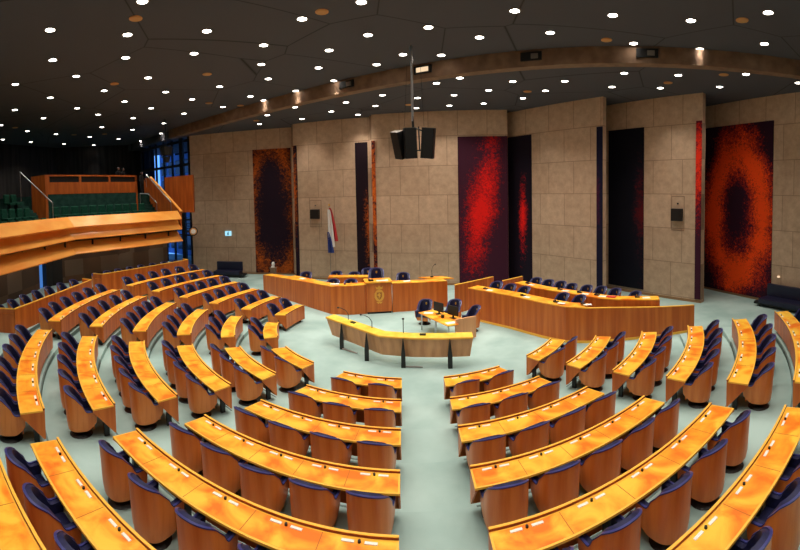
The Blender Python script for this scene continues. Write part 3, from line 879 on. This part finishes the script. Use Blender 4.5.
# president's lectern block with coat of arms
la, lb_ = Vector((-2.38, 3.62)), Vector((-1.12, 3.86))
lang = math.atan2(lb_.y - la.y, lb_.x - la.x); ll = (lb_ - la).length
lec = tag(empty('presiding_lectern', (la.x, la.y, 0), lang), 'projecting wooden lectern block with golden coat of arms in the middle of the presidium', 'lectern')
MB().box(0, ll, 0.0, 0.9, 0.1, 1.56).build('body', 'wood', lec, world=False)
MB().box(0.04, ll - 0.04, 0.05, 0.9, 0.0, 0.1).build('plinth', 'blackmat', lec, world=False)
MB().box(-0.06, ll + 0.03, -0.05, 0.95, 1.56, 1.62).build('top', 'burl', lec, world=False)
em = MB(); cx_, cz_ = ll * 0.5, 0.92
def vpoly(mb, pts, y0, y1):
    mb.loft([[(x, y0, z) for x, z in pts], [(x, y1, z) for x, z in pts]])
M['goldlight'] = plain('gold_wood_inlay', lin(232, 166, 60), 0.4)
M['golddark'] = plain('brown_inlay', lin(176, 100, 30), 0.5)
arms = MB()
vpoly(arms, [(cx_ + 0.245 * cos(t * pi / 10) * (1 + 0.04 * (t % 2)), cz_ + 0.30 * sin(t * pi / 10) * (1 + 0.04 * (t % 2))) for t in range(20)], -0.012, -0.002)
vpoly(arms, [(cx_ - 0.15, 1.24), (cx_ + 0.15, 1.24), (cx_ + 0.19, 1.38), (cx_ + 0.09, 1.33), (cx_, 1.43), (cx_ - 0.09, 1.33), (cx_ - 0.19, 1.38)], -0.012, -0.002)
vpoly(arms, [(cx_ - 0.17, 0.60), (cx_ + 0.17, 0.60), (cx_ + 0.06, 0.50), (cx_, 0.54), (cx_ - 0.06, 0.50)], -0.012, -0.002)
co = arms.build('coat_of_arms', 'goldlight', lec, world=False)
sh = MB()
vpoly(sh, [(cx_ - 0.13, 1.08), (cx_ + 0.13, 1.08), (cx_ + 0.13, 0.88), (cx_ + 0.07, 0.76), (cx_, 0.71), (cx_ - 0.07, 0.76), (cx_ - 0.13, 0.88)], -0.018, -0.012)
s1_ = sh.build('shield', 'golddark', lec, world=False); s1_.parent = co
li = MB()   # rearing lion outline
vpoly(li, [(cx_ - 0.03, 1.05), (cx_ + 0.04, 1.04), (cx_ + 0.03, 0.98), (cx_ + 0.09, 1.0), (cx_ + 0.05, 0.93), (cx_ + 0.06, 0.86), (cx_ + 0.01, 0.86), (cx_, 0.77), (cx_ - 0.05, 0.77), (cx_ - 0.03, 0.86), (cx_ - 0.06, 0.92), (cx_ - 0.1, 0.9), (cx_ - 0.09, 1.0), (cx_ - 0.05, 0.99)], -0.023, -0.018)
l1_ = li.build('lion', 'goldlight', lec, world=False); l1_.parent = co

def simple_desk(name, pts, h, depth, label, z0=0.35, mat='wood', top='burl', grp=None):
    P0 = pts[0]
    o = tag(empty(name, (P0[0], P0[1], 0)), label, 'desk', grp)
    wall_poly(pts, [h] * len(pts), 0.05, z0=z0).build('front_panel', mat, o)
    wall_poly(pts, [h + 0.04] * len(pts), depth, z0=h).build('desktop', top, o)
    for e in (0, -1):
        q = Vector(pts[e]); of = Vector(offset_poly(pts, depth - 0.05)[e])
        dd = (of - q).normalized(); nn = Vector((-dd.y, dd.x)) * 0.02
        MB().prism([tuple(q - nn), tuple(q + nn), tuple(of + nn), tuple(of - nn)], z0, h).build('end_panel', mat, o)
    return o
simple_desk('clerk_desk', [(-4.85, 6.6), (-2.45, 6.65)], 1.28, 0.6, 'straight wooden desk behind the left half of the presidium')
simple_desk('clerk_desk', [(-7.3, 6.95), (-5.75, 5.75)], 1.2, 0.5, 'small wooden side desk behind the left end of the presidium')
PC = [(-6.35, 7.2, 0.3, 'at the side desk left of the flag'), (-4.6, 7.8, 0.25, 'left of two at the straight rear desk'), (-3.5, 7.8, 0.2, 'right of two at the straight rear desk'),
      (-4.3, 4.85, 0.34, 'left of two behind the left part of the long curved desk'), (-3.35, 4.85, 0.34, 'right of two behind the left part of the long curved desk'),
      (-0.55, 5.75, 0.5, 'right of the coat of arms lectern')]
for x, y, z, wh in PC:
    r_ = math.atan2(-x * 0.2, 1) + pi
    put_chair(x, y, z, pi + 0.02 * x, 'round-backed navy chair %s' % wh, 'chairs of the presidium', 1.08)
put_chair(-1.98, 5.1, 0.75, pi, 'large navy presiding chair with gold emblem behind the coat of arms lectern', None, 1.2)
put_chair(-2.62, 7.75, 0.35, pi + 0.2, 'round-backed navy chair half hidden behind the large presiding chair', 'chairs of the presidium', 1.15)

def small_item(name, mbf, mat, loc, rz, label, cat, grp=None):
    o = mbf.build(name, mat); o.location = loc; o.rotation_euler = (0, 0, rz)
    return tag(o, label, cat, grp)
small_item('paper', MB().box(-0.22, 0.22, -0.12, 0.12, 0, 0.03), 'paper', (-4.05, 3.95, 1.44), 0.1, 'white papers on the long curved desk left of the lectern', 'paper')
small_item('name_plate', MB().box(-0.06, 0.06, -0.05, 0.05, 0, 0.05), 'redcloth', (-3.5, 3.85, 1.46), 0.1, 'small red box beside papers on the long curved desk', 'box')
small_item('paper', MB().box(-0.2, 0.2, -0.12, 0.12, 0, 0.03), 'paper', (-6.2, 5.9, 1.31), -0.7, 'white papers at the left end of the long curved desk', 'paper')
small_item('paper', MB().box(-0.18, 0.18, -0.12, 0.12, 0, 0.03), 'paper', (-0.35, 4.4, 1.475), 0.2, 'white papers right of the coat of arms lectern', 'paper')
small_item('paper', MB().box(-0.3, 0.3, -0.12, 0.12, 0, 0.03), 'paper', (-1.6, 3.95, 1.62), 0.19, 'white papers on top of the coat of arms lectern', 'paper')
small_item('telephone', MB().box(-0.16, 0.1, -0.1, 0.1, 0, 0.07).box(-0.16, -0.1, -0.1, 0.1, 0.07, 0.11), 'black', (-2.15, 3.95, 1.62), 0.19, 'black telephone on the left of the coat of arms lectern', 'telephone')

# standing lectern with microphone
sl = tag(empty('standing_lectern', (1.2, 5.8, 0)), 'slim standing lectern with orange top and microphone right of the presidium', 'lectern')
MB().box(1.05, 1.35, 5.7, 5.95, 0.0, 1.32).build('post', 'blackmat', sl)
MB().prism([(0.3, 6.0), (1.2, 5.4), (2.2, 5.45), (1.6, 6.1)], 1.32, 1.38).build('top', 'burl', sl)
MB().tube([(1.05, 5.85, 1.38), (1.03, 5.85, 1.75), (1.1, 5.78, 2.0), (1.2, 5.72, 2.1)], 0.014).build('microphone_stem', 'black', sl)
MB().ball((1.22, 5.7, 2.12), 0.04, 0.04, 0.04).build('microphone', 'black', sl)
MB().box(0.95, 1.12, 5.78, 5.92, 1.38, 1.44).build('microphone_foot', 'black', sl)

# ================================================================ GOVERNMENT BENCH
G1 = [(2.52, 2.42), (4.1, 0.45), (5.07, -1.1), (5.75, -1.95), (6.5, -2.35), (7.43, -2.6), (9.2, -3.05), (11.05, -3.38)]
H1 = [1.45, 1.45, 1.43, 1.41, 1.38, 1.35, 1.24, 1.12]
gov = tag(empty('government_bench', (5.07, -1.1, 0)), 'long front government desk with tall plank front bending to the right', 'desk')
wall_poly(G1, H1, 0.06).build('front_panel', 'wood', gov)
wall_poly(G1, [0.1] * 8, 0.02, side=-1).build('plinth', 'edge', gov)
G1t = G1[:5]
wall_poly(G1t, [h + 0.03 for h in H1[:5]], 0.72, zlow=H1[:5]).build('desktop', 'burl', gov)
wall_poly(G1t, [h + 0.045 for h in H1[:5]], 0.05, zlow=[h + 0.03 for h in H1[:5]]).build('front_edge', 'edge', gov)
wall_poly(G1[4:], [h + 0.03 for h in H1[4:]], 0.1, zlow=H1[4:]).build('cap_rail', 'edge', gov)
struct('floor_government_platform', MB().prism([(2.95, 2.1), (4.2, 0.6), (5.1, -0.9), (6.4, -2.2), (7.4, -2.45), (11.0, -3.2), (11.0, -0.5), (8.0, 3.6), (6.2, 5.2), (4.6, 4.9)], 0, 0.42), 'carpet')
# low partitions at the left end
def partition(a, b, h, label, z0=0.0):
    o = tag(empty('partition', (a[0], a[1], 0)), label, 'partition', 'partitions at left end of the government bench')
    wall_poly([a, b], [h, h], 0.07, z0=z0).build('panel', 'wood', o)
    wall_poly([(a[0], a[1]), (b[0], b[1])], [h + 0.03] * 2, 0.09, z0=h).build('cap', 'edge', o)
partition((2.04, 3.35), (4.33, 5.0), 1.42, 'wooden partition left of the front government desk')
partition((4.5, 3.5), (5.79, 4.35), 1.48, 'wooden partition between front and rear government desks', 0.42)
G2 = [(4.9, 2.75), (5.6, 1.2), (6.5, -0.1), (7.42, -1.55), (8.0, -2.15), (9.48, -3.0)]
simple_desk('government_desk', G2, 1.5, 0.6, 'rear government desk row with raised plank front', z0=0.4)
g1c = [(3.92, 2.82), (4.40, 2.1), (4.88, 1.38), (6.1, -0.4), (6.6, -1.05)]
for i, (x, y) in enumerate(g1c):
    put_chair(x, y, 0.47, math.atan2(x, -y) - 0.1 if False else 2.3 - 0.12 * i, 'round-backed navy chair, %s from left behind the front government desk' % ORD[i + 1], 'front row government chairs', 1.05)
g2c = [(6.0, 2.87), (6.4, 2.19), (6.82, 1.63), (7.1, 0.95), (7.6, 0.33), (8.09, -0.16), (8.47, -0.82), (8.95, -1.75)]
struct('floor_government_rear_platform', MB().prism([(5.05, 2.8), (5.7, 1.3), (6.6, 0.0), (7.5, -1.4), (8.1, -2.0), (9.5, -2.8), (10.4, -1.8), (8.0, 3.4), (6.3, 4.4)], 0.42, 0.62), 'carpet')
for i, (x, y) in enumerate(g2c):
    put_chair(x, y, 0.64, 2.3 - 0.07 * i, 'round-backed navy chair, %s from left behind the rear government desk' % ORD[i + 1], 'rear row government chairs', 0.95)
# things on the government desks
def along(pts, s, off):
    P = [Vector(p) for p in pts]; tot = sum((P[i + 1] - P[i]).length for i in range(len(P) - 1)); d_ = s * tot
    for i in range(len(P) - 1):
        l_ = (P[i + 1] - P[i]).length
        if d_ <= l_ or i == len(P) - 2:
            u = (P[i + 1] - P[i]).normalized(); n_ = Vector((-u.y, u.x))
            q = P[i] + u * d_ + n_ * off
            return q, math.atan2(u.y, u.x)
        d_ -= l_
def phone_mb(): return MB().box(-0.1, 0.1, -0.08, 0.08, 0, 0.035).box(-0.1, -0.05, -0.08, 0.08, 0.035, 0.06)
k_ = 0
for s_, desk in ((0.13, 1), (0.47, 1), (0.76, 1), (0.97, 1), (0.08, 2), (0.36, 2), (0.5, 2), (0.62, 2), (0.88, 2)):
    pts, z_ = (G1t, 1.475) if desk == 1 else (G2, 1.54)
    q, a = along(pts, s_, 0.35)
    k_ += 1
    o = small_item('telephone', phone_mb(), 'black', (q.x, q.y, z_), a, 'black telephone, %s from left on the %s government desk' % (ORD[k_ if desk == 1 else k_ - 4], 'front' if desk == 1 else 'rear'), 'telephone', 'telephones on the government desks')
    q, a = along(pts, min(1, s_ + 0.05), 0.25)
    small_item('paper', MB().box(-0.16, 0.16, -0.1, 0.1, 0, 0.015), 'paper', (q.x, q.y, z_), a + 0.2, 'white paper, %s from left on the %s government desk' % (ORD[k_ if desk == 1 else k_ - 4], 'front' if desk == 1 else 'rear'), 'paper', 'papers on the government desks')
q, a = along(G2, 0.72, 0.3)
small_item('folder', MB().box(-0.2, 0.2, -0.12, 0.12, 0, 0.03), 'flagred', (q.x, q.y, 1.54), a, 'red folder on the rear government desk', 'folder')

# ================================================================ ROSTRUM (interruption desk) with microphones
RS = [(-3.70, -0.48), (-2.5, -1.62), (-1.40, -2.70)]
RS2 = [(-1.40, -2.70), (-0.3, -2.98), (0.8, -3.12), (1.85, -3.18)]
RSP = RS + RS2[1:]
ros = tag(empty('speakers_rostrum', (-1.4, -2.7, 0)), 'bent rostrum with bright yellow top on black legs in the open floor', 'rostrum')
# top strip, slanted: near edge low, far edge high
def strip(pts, o0, z0, o1, z1, t):
    A_, B_ = offset_poly(pts, o0), offset_poly(pts, o1)
    rings = [[(*a, z0), (*b, z1), (*b, z1 - t), (*a, z0 - t)] for a, b in zip(A_, B_)]
    return MB().loft(rings)
strip(RSP, 0.0, 1.02, 0.42, 1.06, 0.04).build('top', 'rostop', ros)
strip(RSP, -0.012, 1.01, 0.0, 1.025, 0.05).build('edge', 'edge', ros)
# slanted front panel
A_, B_ = offset_poly(RSP, 0.02), offset_poly(RSP, 0.16)
rings = []
for i, (a, b) in enumerate(zip(A_, B_)):
    c2 = Vector(b) + (Vector((0.0, 0.0)))
    if i == 0: c2 = Vector(b) + (Vector(RSP[1]) - Vector(RSP[0])).normalized() * 0.18
    if i == len(A_) - 1: c2 = Vector(b) - (Vector(RSP[-1]) - Vector(RSP[-2])).normalized() * 0.1
    rings.append([(*a, 0.99), (*c2, 0.29), (c2.x, c2.y + 0.03, 0.29), (a[0], a[1] + 0.03, 0.99)])
MB().loft(rings).build('front_panel', 'rosfront', ros)
for (x, y) in ((-2.95, -1.30), (-1.88, -2.40), (-0.56, -3.03), (1.04, -3.24)):
    n2 = 0.05
    rg = [[(x - w_, y - 0.03, z), (x + w_, y - 0.03, z), (x + w_, y + 0.1 + s_, z), (x - w_, y + 0.1 + s_, z)] for z, w_, s_ in ((0, 0.075, 0.05), (0.42, 0.075, 0.05), (0.98, 0.012, 0.0))]
    MB().loft(rg).build('leg', 'black', ros)
MB().tube([(-2.95, -1.28, 0.03), (-2.3, -1.75, 0.03)], 0.03).build('foot_bar', 'steel', ros)
MB().tube([(-0.56, -3.0, 0.03), (0.1, -3.1, 0.03)], 0.03).build('foot_bar', 'steel', ros)
for i, s_ in enumerate((0.36, 0.62)):
    q, a = along(RSP, (0.22, 0.73)[i], 0.26)
    MB().box(-0.11, 0.11, -0.06, 0.06, 1.03, 1.08, Matrix.Translation((q.x, q.y, 0.0)) @ Matrix.Rotation(a, 4, 'Z')).build('clock_display', 'black', ros)
for s_, dx_ in ((0.16, -0.42), (0.375, -0.42), (0.615, -0.0)):
    q, a = along(RSP, s_, 0.34)
    k = dx_
    pts = [(q.x, q.y, 1.04), (q.x, q.y + 0.02, 1.28), (q.x + k * 0.25, q.y + 0.06, 1.42), (q.x + k * 0.7, q.y + 0.1, 1.5), (q.x + k, q.y + 0.12, 1.51)] if k else [(q.x, q.y, 1.04), (q.x, q.y, 1.35), (q.x, q.y - 0.05, 1.58)]
    mo = tag(empty('gooseneck_microphone', (q.x, q.y, 1.04)), 'black gooseneck microphone, %s from left on the yellow-topped rostrum' % ('first' if s_ < 0.3 else 'second' if s_ < 0.5 else 'third'), 'microphone', 'rostrum microphones')
    MB().tube(pts, 0.014).build('stem', 'black', mo, smooth=True)
    e_ = pts[-1]
    MB().ball(e_, 0.045, 0.035, 0.035).build('head', 'black', mo, smooth=True)

# ================================================================ STENOGRAPHERS' TABLE
st = tag(empty('stenographer_table', (1.1, 0.4, 0)), 'small orange table with two monitors between the rostrum and government bench', 'table')
TP = [(0.12, 1.12), (1.20, -0.95), (1.62, -0.82), (1.95, -0.05), (0.85, 1.55)]
MB().prism(TP, 0.72, 0.76).build('tabletop', 'burl', st)
MB().prism([(1.52, -0.68), (1.56, -0.76), (2.42, -0.42), (2.38, -0.34)], 0.05, 0.93).build('side_panel', 'rosfront', st)
for x, y in ((0.25, 1.05), (0.78, 0.05), (0.9, 1.35), (1.25, -0.75)):
    MB().box(x - 0.03, x + 0.03, y - 0.03, y + 0.03, 0, 0.72).build('leg', 'steel', st)
for i, (x, y, a, w_) in enumerate(((0.98, 0.72, -0.9, 'left'), (1.52, 0.05, -0.9, 'right'))):
    mo = tag(empty('monitor', (x, y, 0.76), a), 'black computer monitor, %s one of two on the small orange table' % w_, 'monitor', 'monitors on the small table')
    MB().box(-0.3, 0.3, -0.02, 0.02, 0.12, 0.52).build('screen', 'screen', mo, world=False, bevel=0.008)
    MB().box(-0.03, 0.03, 0.0, 0.05, 0.0, 0.2).build('stand', 'black', mo, world=False)
    MB().box(-0.13, 0.13, -0.08, 0.1, 0.0, 0.02).build('foot', 'black', mo, world=False)
small_item('paper', MB().box(-0.2, 0.2, -0.13, 0.13, 0, 0.015), 'paper', (0.55, 0.95, 0.76), -0.2, 'white papers on the left end of the small orange table', 'paper')
small_item('paper', MB().box(-0.2, 0.2, -0.13, 0.13, 0, 0.015), 'paper', (1.35, -0.62, 0.76), 0.3, 'white papers on the near end of the small orange table', 'paper')
small_item('desk_lamp_base', MB().cyl((0, 0), 0.07, 0, 0.12), 'black', (1.1, 0.15, 0.76), 0, 'small black cup between the two monitors', 'cup')
small_item('notepad', MB().box(-0.12, 0.12, -0.1, 0.1, 0, 0.05), 'edge', (1.05, 0.4, 0.76), 0.4, 'yellow notepad between the two monitors', 'notepad')
for x, y, a, wh in ((0.42, 1.95, 2.7, 'far left of the small orange table'), (1.75, 1.75, 2.6, 'behind the monitors of the small orange table'), (2.42, 0.62, 1.9, 'right of the small orange table')):
    put_chair(x, y, 0.0, a, 'navy office tub chair %s' % wh, 'chairs at the small table')

# ================================================================ WALL ITEMS, SOFAS, FLAG
def wall_screen(nm, x0, x1, z0, z1, px0, px1, pz0, pz1, label):
    o = wall_thing(nm, 'wall_loudspeaker', (x0 + x1) / 2, label, 'wall speaker', group='black wall boxes')
    h = (x1 - x0) / 2
    MB().box(-h, h, -0.25, 0, z0, z1).build('box', 'black', o, world=False, bevel=0.01)
    hp = (px1 - px0) / 2
    fr_ = MB()
    for a_, b_, c_, d_ in ((-hp, -hp + 0.03, pz0, pz1), (hp - 0.03, hp, pz0, pz1), (-hp, hp, pz0, pz0 + 0.03), (-hp, hp, pz1 - 0.03, pz1)):
        fr_.box(a_, b_, -0.01, 0, c_, d_)
    fr_.build('panel_outline', 'beam', o, world=False)
    MB().ball((0, -0.03, z1 + 0.28), 0.05, 0.05, 0.05).build('camera_dot', 'black', o, world=False)
wall_screen('wall_back_left', 1.32, 1.97, 4.38, 5.05, 1.19, 2.11, 3.78, 5.7, 'black square box on the stone wall left of the flag')
wall_screen('wall_right', 5.12, 5.76, 4.42, 5.1, 5.02, 5.83, 3.88, 5.79, 'black square box on the stone wall at right')
ex = wall_thing('wall_back_far_left', 'exit_sign', 3.15, 'small blue-white illuminated exit sign on the far left stone wall', 'sign')
M['exitglow'] = emit('exit_glow', (0.35, 0.75, 0.95, 1), 1.1)
MB().box(-0.25, 0.25, -0.1, 0, 3.05, 3.42).build('light_box', 'exitglow', ex, world=False)
MB().box(-0.05, 0.05, -0.11, -0.1, 3.1, 3.3).ball((0.03, -0.105, 3.35), 0.04, 0.01, 0.04).build('running_figure', 'bwin', ex, world=False)
kn = wall_thing('wall_far_right', 'wall_lamp', 6.77, 'small amber wall lamp right of the ring painting', 'lamp')
MB().ball((0, -0.06, 1.5), 0.09, 0.07, 0.06).build('shade', 'amber', kn, world=False)

fp = on_wall('wall_back_left', 2.93, 0, -0.6)
fg = tag(empty('flag', (fp[0], fp[1], 0), WM['wall_back_left'][1]), 'red white and blue flag hanging furled from a pole before the stone wall', 'flag')
MB().tube([(0, 0, 0), (0.0, 0, 5.3)], 0.02).build('pole', 'ring', fg, world=False, smooth=True)
MB().ball((0, 0, 5.36), 0.06, 0.06, 0.08).build('finial', 'gold', fg, world=False)
MB().cyl((0, 0), 0.2, 0, 0.08).build('foot', 'black', fg, world=False)
def fold(xa0, xa1, xb0, xb1, zt_, zb_, y):
    rings = []
    for i in range(11):
        t = i / 10; z = zt_ + (zb_ - zt_) * t
        l_, r_ = xa0 + (xb0 - xa0) * t ** 1.2, xa1 + (xb1 - xa1) * t ** 0.7
        ring = []
        for j in range(9):
            u = j / 8; ring.append((l_ + (r_ - l_) * u, y - 0.05 * sin(u * 9 + t * 2), z))
        for j in range(8, -1, -1):
            u = j / 8; ring.append((l_ + (r_ - l_) * u, y + 0.01 - 0.05 * sin(u * 9 + t * 2), z))
        rings.append(ring)
    return MB().loft(rings)
fold(0.02, 0.14, 0.22, 0.62, 5.15, 2.85, -0.06).build('red_stripe', 'flagred', fg, world=False)
fold(-0.08, 0.10, 0.0, 0.40, 5.05, 2.45, -0.13).build('white_stripe', 'flagwhite', fg, world=False)
fold(-0.10, 0.0, -0.06, 0.36, 3.5, 2.05, -0.20).build('blue_stripe', 'flagblue', fg, world=False)

pd = tag(empty('pedestal', (-9.3, 11.5, 0)), 'slim wooden pedestal with small white bust left of the presidium', 'pedestal')
MB().box(-9.48, -9.12, 11.32, 11.68, 0, 0.95).build('column', 'beam', pd)
MB().box(-9.52, -9.08, 11.28, 11.72, 0.95, 1.0).build('cap', 'beam', pd)
MB().box(-9.42, -9.2, 11.36, 11.5, 1.0, 1.1).ball((-9.3, 11.5, 1.24), 0.12, 0.11, 0.17).build('bust', 'white', pd, smooth=True)
pd.location.x -= 0.4

def sofa(loc, rz, w, label):
    o = tag(empty('sofa', loc, rz), label, 'sofa', 'dark navy sofas')
    MB().box(-w / 2, w / 2, -0.5, 0.4, 0.22, 0.48).build('seat', 'sofa', o, world=False, bevel=0.04)
    MB().box(-w / 2, w / 2, 0.28, 0.5, 0.4, 1.12).build('backrest', 'sofa', o, world=False, bevel=0.05)
    MB().box(-w / 2 - 0.35, w / 2 + 0.35, -0.42, 0.35, 0.12, 0.26).build('base', 'blackmat', o, world=False, bevel=0.02)
    for x in (-w / 2, w / 2):
        for y in (-0.35, 0.3):
            MB().box(x - 0.03, x + 0.03, y - 0.03, y + 0.03, 0, 0.14).build('leg', 'black', o, world=False)
    return o
sofa((-13.7, 12.6, 0), 0.07, 2.1, 'navy sofa standing before the far left stone wall')
sofa((16.75, -3.9, 0), WM['wall_far_right'][1], 3.0, 'navy sofa standing by the wall right of the ring painting')

# ================================================================ HANGING LOUDSPEAKERS
hc = Vector((0.05, -0.15, 8.1))
hs = tag(empty('hanging_loudspeakers', (hc.x, hc.y, 7.35)), 'cluster of three black loudspeakers hanging from the beam on a pole', 'loudspeaker')
MB().tube([(-0.02, -0.17, 8.9), (-0.02, -0.17, 11.9)], 0.05).build('pole', 'steel', hs)
MB().tube([(-0.35, 0.1, 8.75), (-0.2, 0.2, 11.3)], 0.008, 4).build('cable', 'black', hs)
MB().tube([(0.45, 0.1, 8.75), (0.35, 0.2, 11.3)], 0.008, 4).build('cable', 'black', hs)
fm = MB()
fm.tube([(-0.02, -0.17, 9.1), (0.0, -0.17, 8.6)], 0.05, 6)
fm.tube([(-0.35, -0.1, 8.5), (0.0, -0.2, 8.65), (0.45, -0.1, 8.5)], 0.035, 6)
fm.tube([(0.22, -0.1, 8.7), (0.25, -0.1, 7.7)], 0.03, 6)
fm.tube([(-0.1, -0.1, 7.7), (0.3, -0.1, 7.75), (0.5, -0.1, 7.6)], 0.03, 6)
fm.build('bracket', 'black', hs)
def speaker(c, w, h, d_, rz, tilt, roll):
    mtx = Matrix.Translation(c) @ Matrix.Rotation(rz, 4, 'Z') @ Matrix.Rotation(roll, 4, 'Y') @ Matrix.Rotation(tilt, 4, 'X')
    mb = MB()
    prof = [(-w / 2, -d_ / 2), (w / 2, -d_ / 2), (w * 0.32, d_ / 2), (-w * 0.32, d_ / 2)]
    vs = [[tuple(mtx @ Vector((x, y, z))) for x, y in prof] for z in (-h / 2, h / 2)]
    b_ = mb.loft(vs).build('cabinet', 'black', hs)
    g = MB().box(-w / 2 + 0.03, w / 2 - 0.03, -d_ / 2 - 0.02, -d_ / 2, -h / 2 + 0.04, h / 2 - 0.04, mtx).build('grille', 'blackmat', hs); g.parent = b_; g.location = (0, 0, 0)
    t_ = MB().loft([[tuple(mtx @ Vector((x * 0.96, y * 0.96, z))) for x, y in prof] for z in (h / 2, h / 2 + 0.015)]).build('top_plate', 'ring', hs); t_.parent = b_
speaker((-0.56, -0.05, 7.98), 0.5, 1.1, 0.5, 0.75, 0.1, -0.33)
speaker((-0.18, -0.35, 8.0), 0.5, 1.2, 0.5, 0.3, 0.12, -0.06)
speaker((0.63, -0.3, 8.0), 0.52, 1.2, 0.5, -0.4, 0.12, 0.12)

# dark equipment niches in the beam
for i, (x, mt_, lb2) in enumerate(((-3.2, 'black', 'dark equipment niche in the concrete beam, first from left'), (0.55, 'amber', 'lit niche with amber lamp in the concrete beam above the loudspeakers'),
                                   (4.9, 'black', 'dark equipment niche in the beam, right of the loudspeakers'), (9.05, 'black', 'dark equipment niche in the beam, nearest the right wall'))):
    y = by(x) - 0.30
    a = math.atan(BK)
    o = tag(empty('beam_projector', (x, y, 11.5), a), lb2, 'projector', 'equipment in the ceiling beam')
    MB().box(-0.45, 0.45, -0.06, 0.02, -0.05, 0.3).build('housing', 'blackmat', o, world=False)
    MB().box(-0.3 if mt_ == 'amber' else 0.0, 0.3, -0.1, -0.06, 0.02, 0.22).build('lens', 'amber' if mt_ == 'amber' else 'ring', o, world=False)

# projector hanging at the left window
pj = tag(empty('hanging_spotlight', (-16.7, 9.0, 9.2)), 'black stage lamp cluster hanging from the ceiling before the corner window', 'lamp')
MB().tube([(-16.7, 9.0, 9.6), (-16.7, 9.0, 11.9)], 0.04).build('rod', 'black', pj)
MB().cyl((-16.7, 9.0), 0.38, 9.3, 9.9, 0.5, 10).build('housing', 'blackmat', pj)
MB().cyl((-16.7, 9.0), 0.2, 8.8, 9.2, 0.3, 10).build('snout', 'blackmat', pj)

# ================================================================ CEILING LIGHTS
spot = bpy.data.lights.new('downlight_beam', 'SPOT')
spot.energy = LAMP_W
spot.color = (1.0, 0.91, 0.79)
spot.spot_size = radians(104)
spot.spot_blend = 1.0
spot.shadow_soft_size = 0.12
def lamp_proto():
    o = empty('ceiling_downlight')
    n_ = 20
    rg = [[(r * cos(2 * pi * i / n_), r * sin(2 * pi * i / n_), z) for i in range(n_)] for r, z in ((0.16, 0.0), (0.21, 0.0), (0.21, -0.02), (0.16, -0.02), (0.16, 0.0))]
    MB().loft(rg, caps=False).build('trim_ring', 'ring', o)
    MB().cyl((0, 0), 0.16, -0.015, -0.003, n=n_).build('diffuser', 'glow', o)
    l = bpy.data.objects.new('lamp', spot); COL.objects.link(l); l.parent = o; l.location = (0, 0, -0.06)
    return o
proto = lamp_proto()
spot_s = spot.copy(); spot_s.energy = 45.0; spot_s.spot_size = radians(150)
for i in range(8):  # unseen lamps, added to brighten the wall below the gallery
    a_ = GA0 + (GA1 - GA0) * (i + 0.5) / 8
    x, y = gp(18.35, a_)
    o = tag(empty('added_soffit_light', (x, y, 3.93)), 'small added downlight hidden in the gallery underside, %s from left' % ordn(i + 1), 'ceiling light', 'added downlights under the public gallery')
    MB().cyl((0, 0), 0.09, -0.02, -0.002, n=14).build('diffuser', 'glow', o, world=False)
    l = bpy.data.objects.new('lamp', spot_s); COL.objects.link(l); l.parent = o; l.location = (0, 0, -0.05)
spot_n = spot.copy(); spot_n.spot_size = radians(64); spot_n.energy = LAMP_W * 0.5
def near_beam(x, y): return abs(y - by(x)) * cos(math.atan(BK)) < 1.15 or (x < -19.5 and y > 12)
zones = {}
for x, y, z, px, py in DL:
    if z < 11.6: zn = ('left to right beyond the concrete beam', px)
    elif px < 160: zn = ('from the top above the public gallery', py)
    elif px < 300: zn = ('from the top above the left desk blocks', py)
    elif px < 470: zn = ('from the top above the centre aisle', py)
    else: zn = ('from the top above the right desk blocks', py)
    zones.setdefault(zn[0], []).append((zn[1], x, y, z))
fst = True
for zn, lst in zones.items():
    lst.sort()
    for i, (_, x, y, z) in enumerate(lst):
        o = proto if fst else copy_tree(proto)
        fst = False
        o.location = (x, y, z)
        if near_beam(x, y):
            for ch in o.children:
                if ch.type == 'LIGHT': ch.data = spot_n
        tag(o, 'round white ceiling downlight, %s %s' % (ordn(i + 1), zn), 'ceiling light', 'recessed ceiling downlights')
EX = [(x + (0.9 if r % 2 else -0.6), y) for r, y in enumerate((-7.2, -10.2, -13.2, -16.2, -19.4)) for x in (-15, -11.4, -7.8, -4.2, -0.6, 3.0, 6.6, 10.2, 13.8)
      if project((x + (0.9 if r % 2 else -0.6), y, 11.9))[1] < -6 or y < -17.0 or abs(x) > 14 and y < -9]
exn = 0
for i, (x, y) in enumerate(EX):  # more of the same lamps, unseen, added because the foreground was dark
    if project((x, y, 11.9))[1] > -6 and y > -17 and 0 < project((x, y, 11.9))[0] < 800: continue
    o = copy_tree(proto); o.location = (x, y, 11.9)
    exn += 1
    tag(o, 'round ceiling downlight over the camera side, outside the photo, %s from front left' % ordn(exn), 'ceiling light', 'recessed ceiling downlights behind the camera')
# downlights over the part of the hall behind and beside the camera (outside the frame)
for i, (x, y, z, px, py) in enumerate(sorted(CS, key=lambda q: q[3])):
    o = empty('ceiling_speaker', (x, y, z))
    MB().cyl((0, 0), 0.22, -0.02, 0.0, n=20).build('grille', 'grille', o, world=False)
    MB().cyl((0, 0), 0.17, -0.03, -0.02, n=20).build('cone', 'grille', o, world=False)
    tag(o, 'round tan ceiling loudspeaker disc, %s from the left of the photo' % ordn(i + 1), 'ceiling speaker', 'tan ceiling discs')
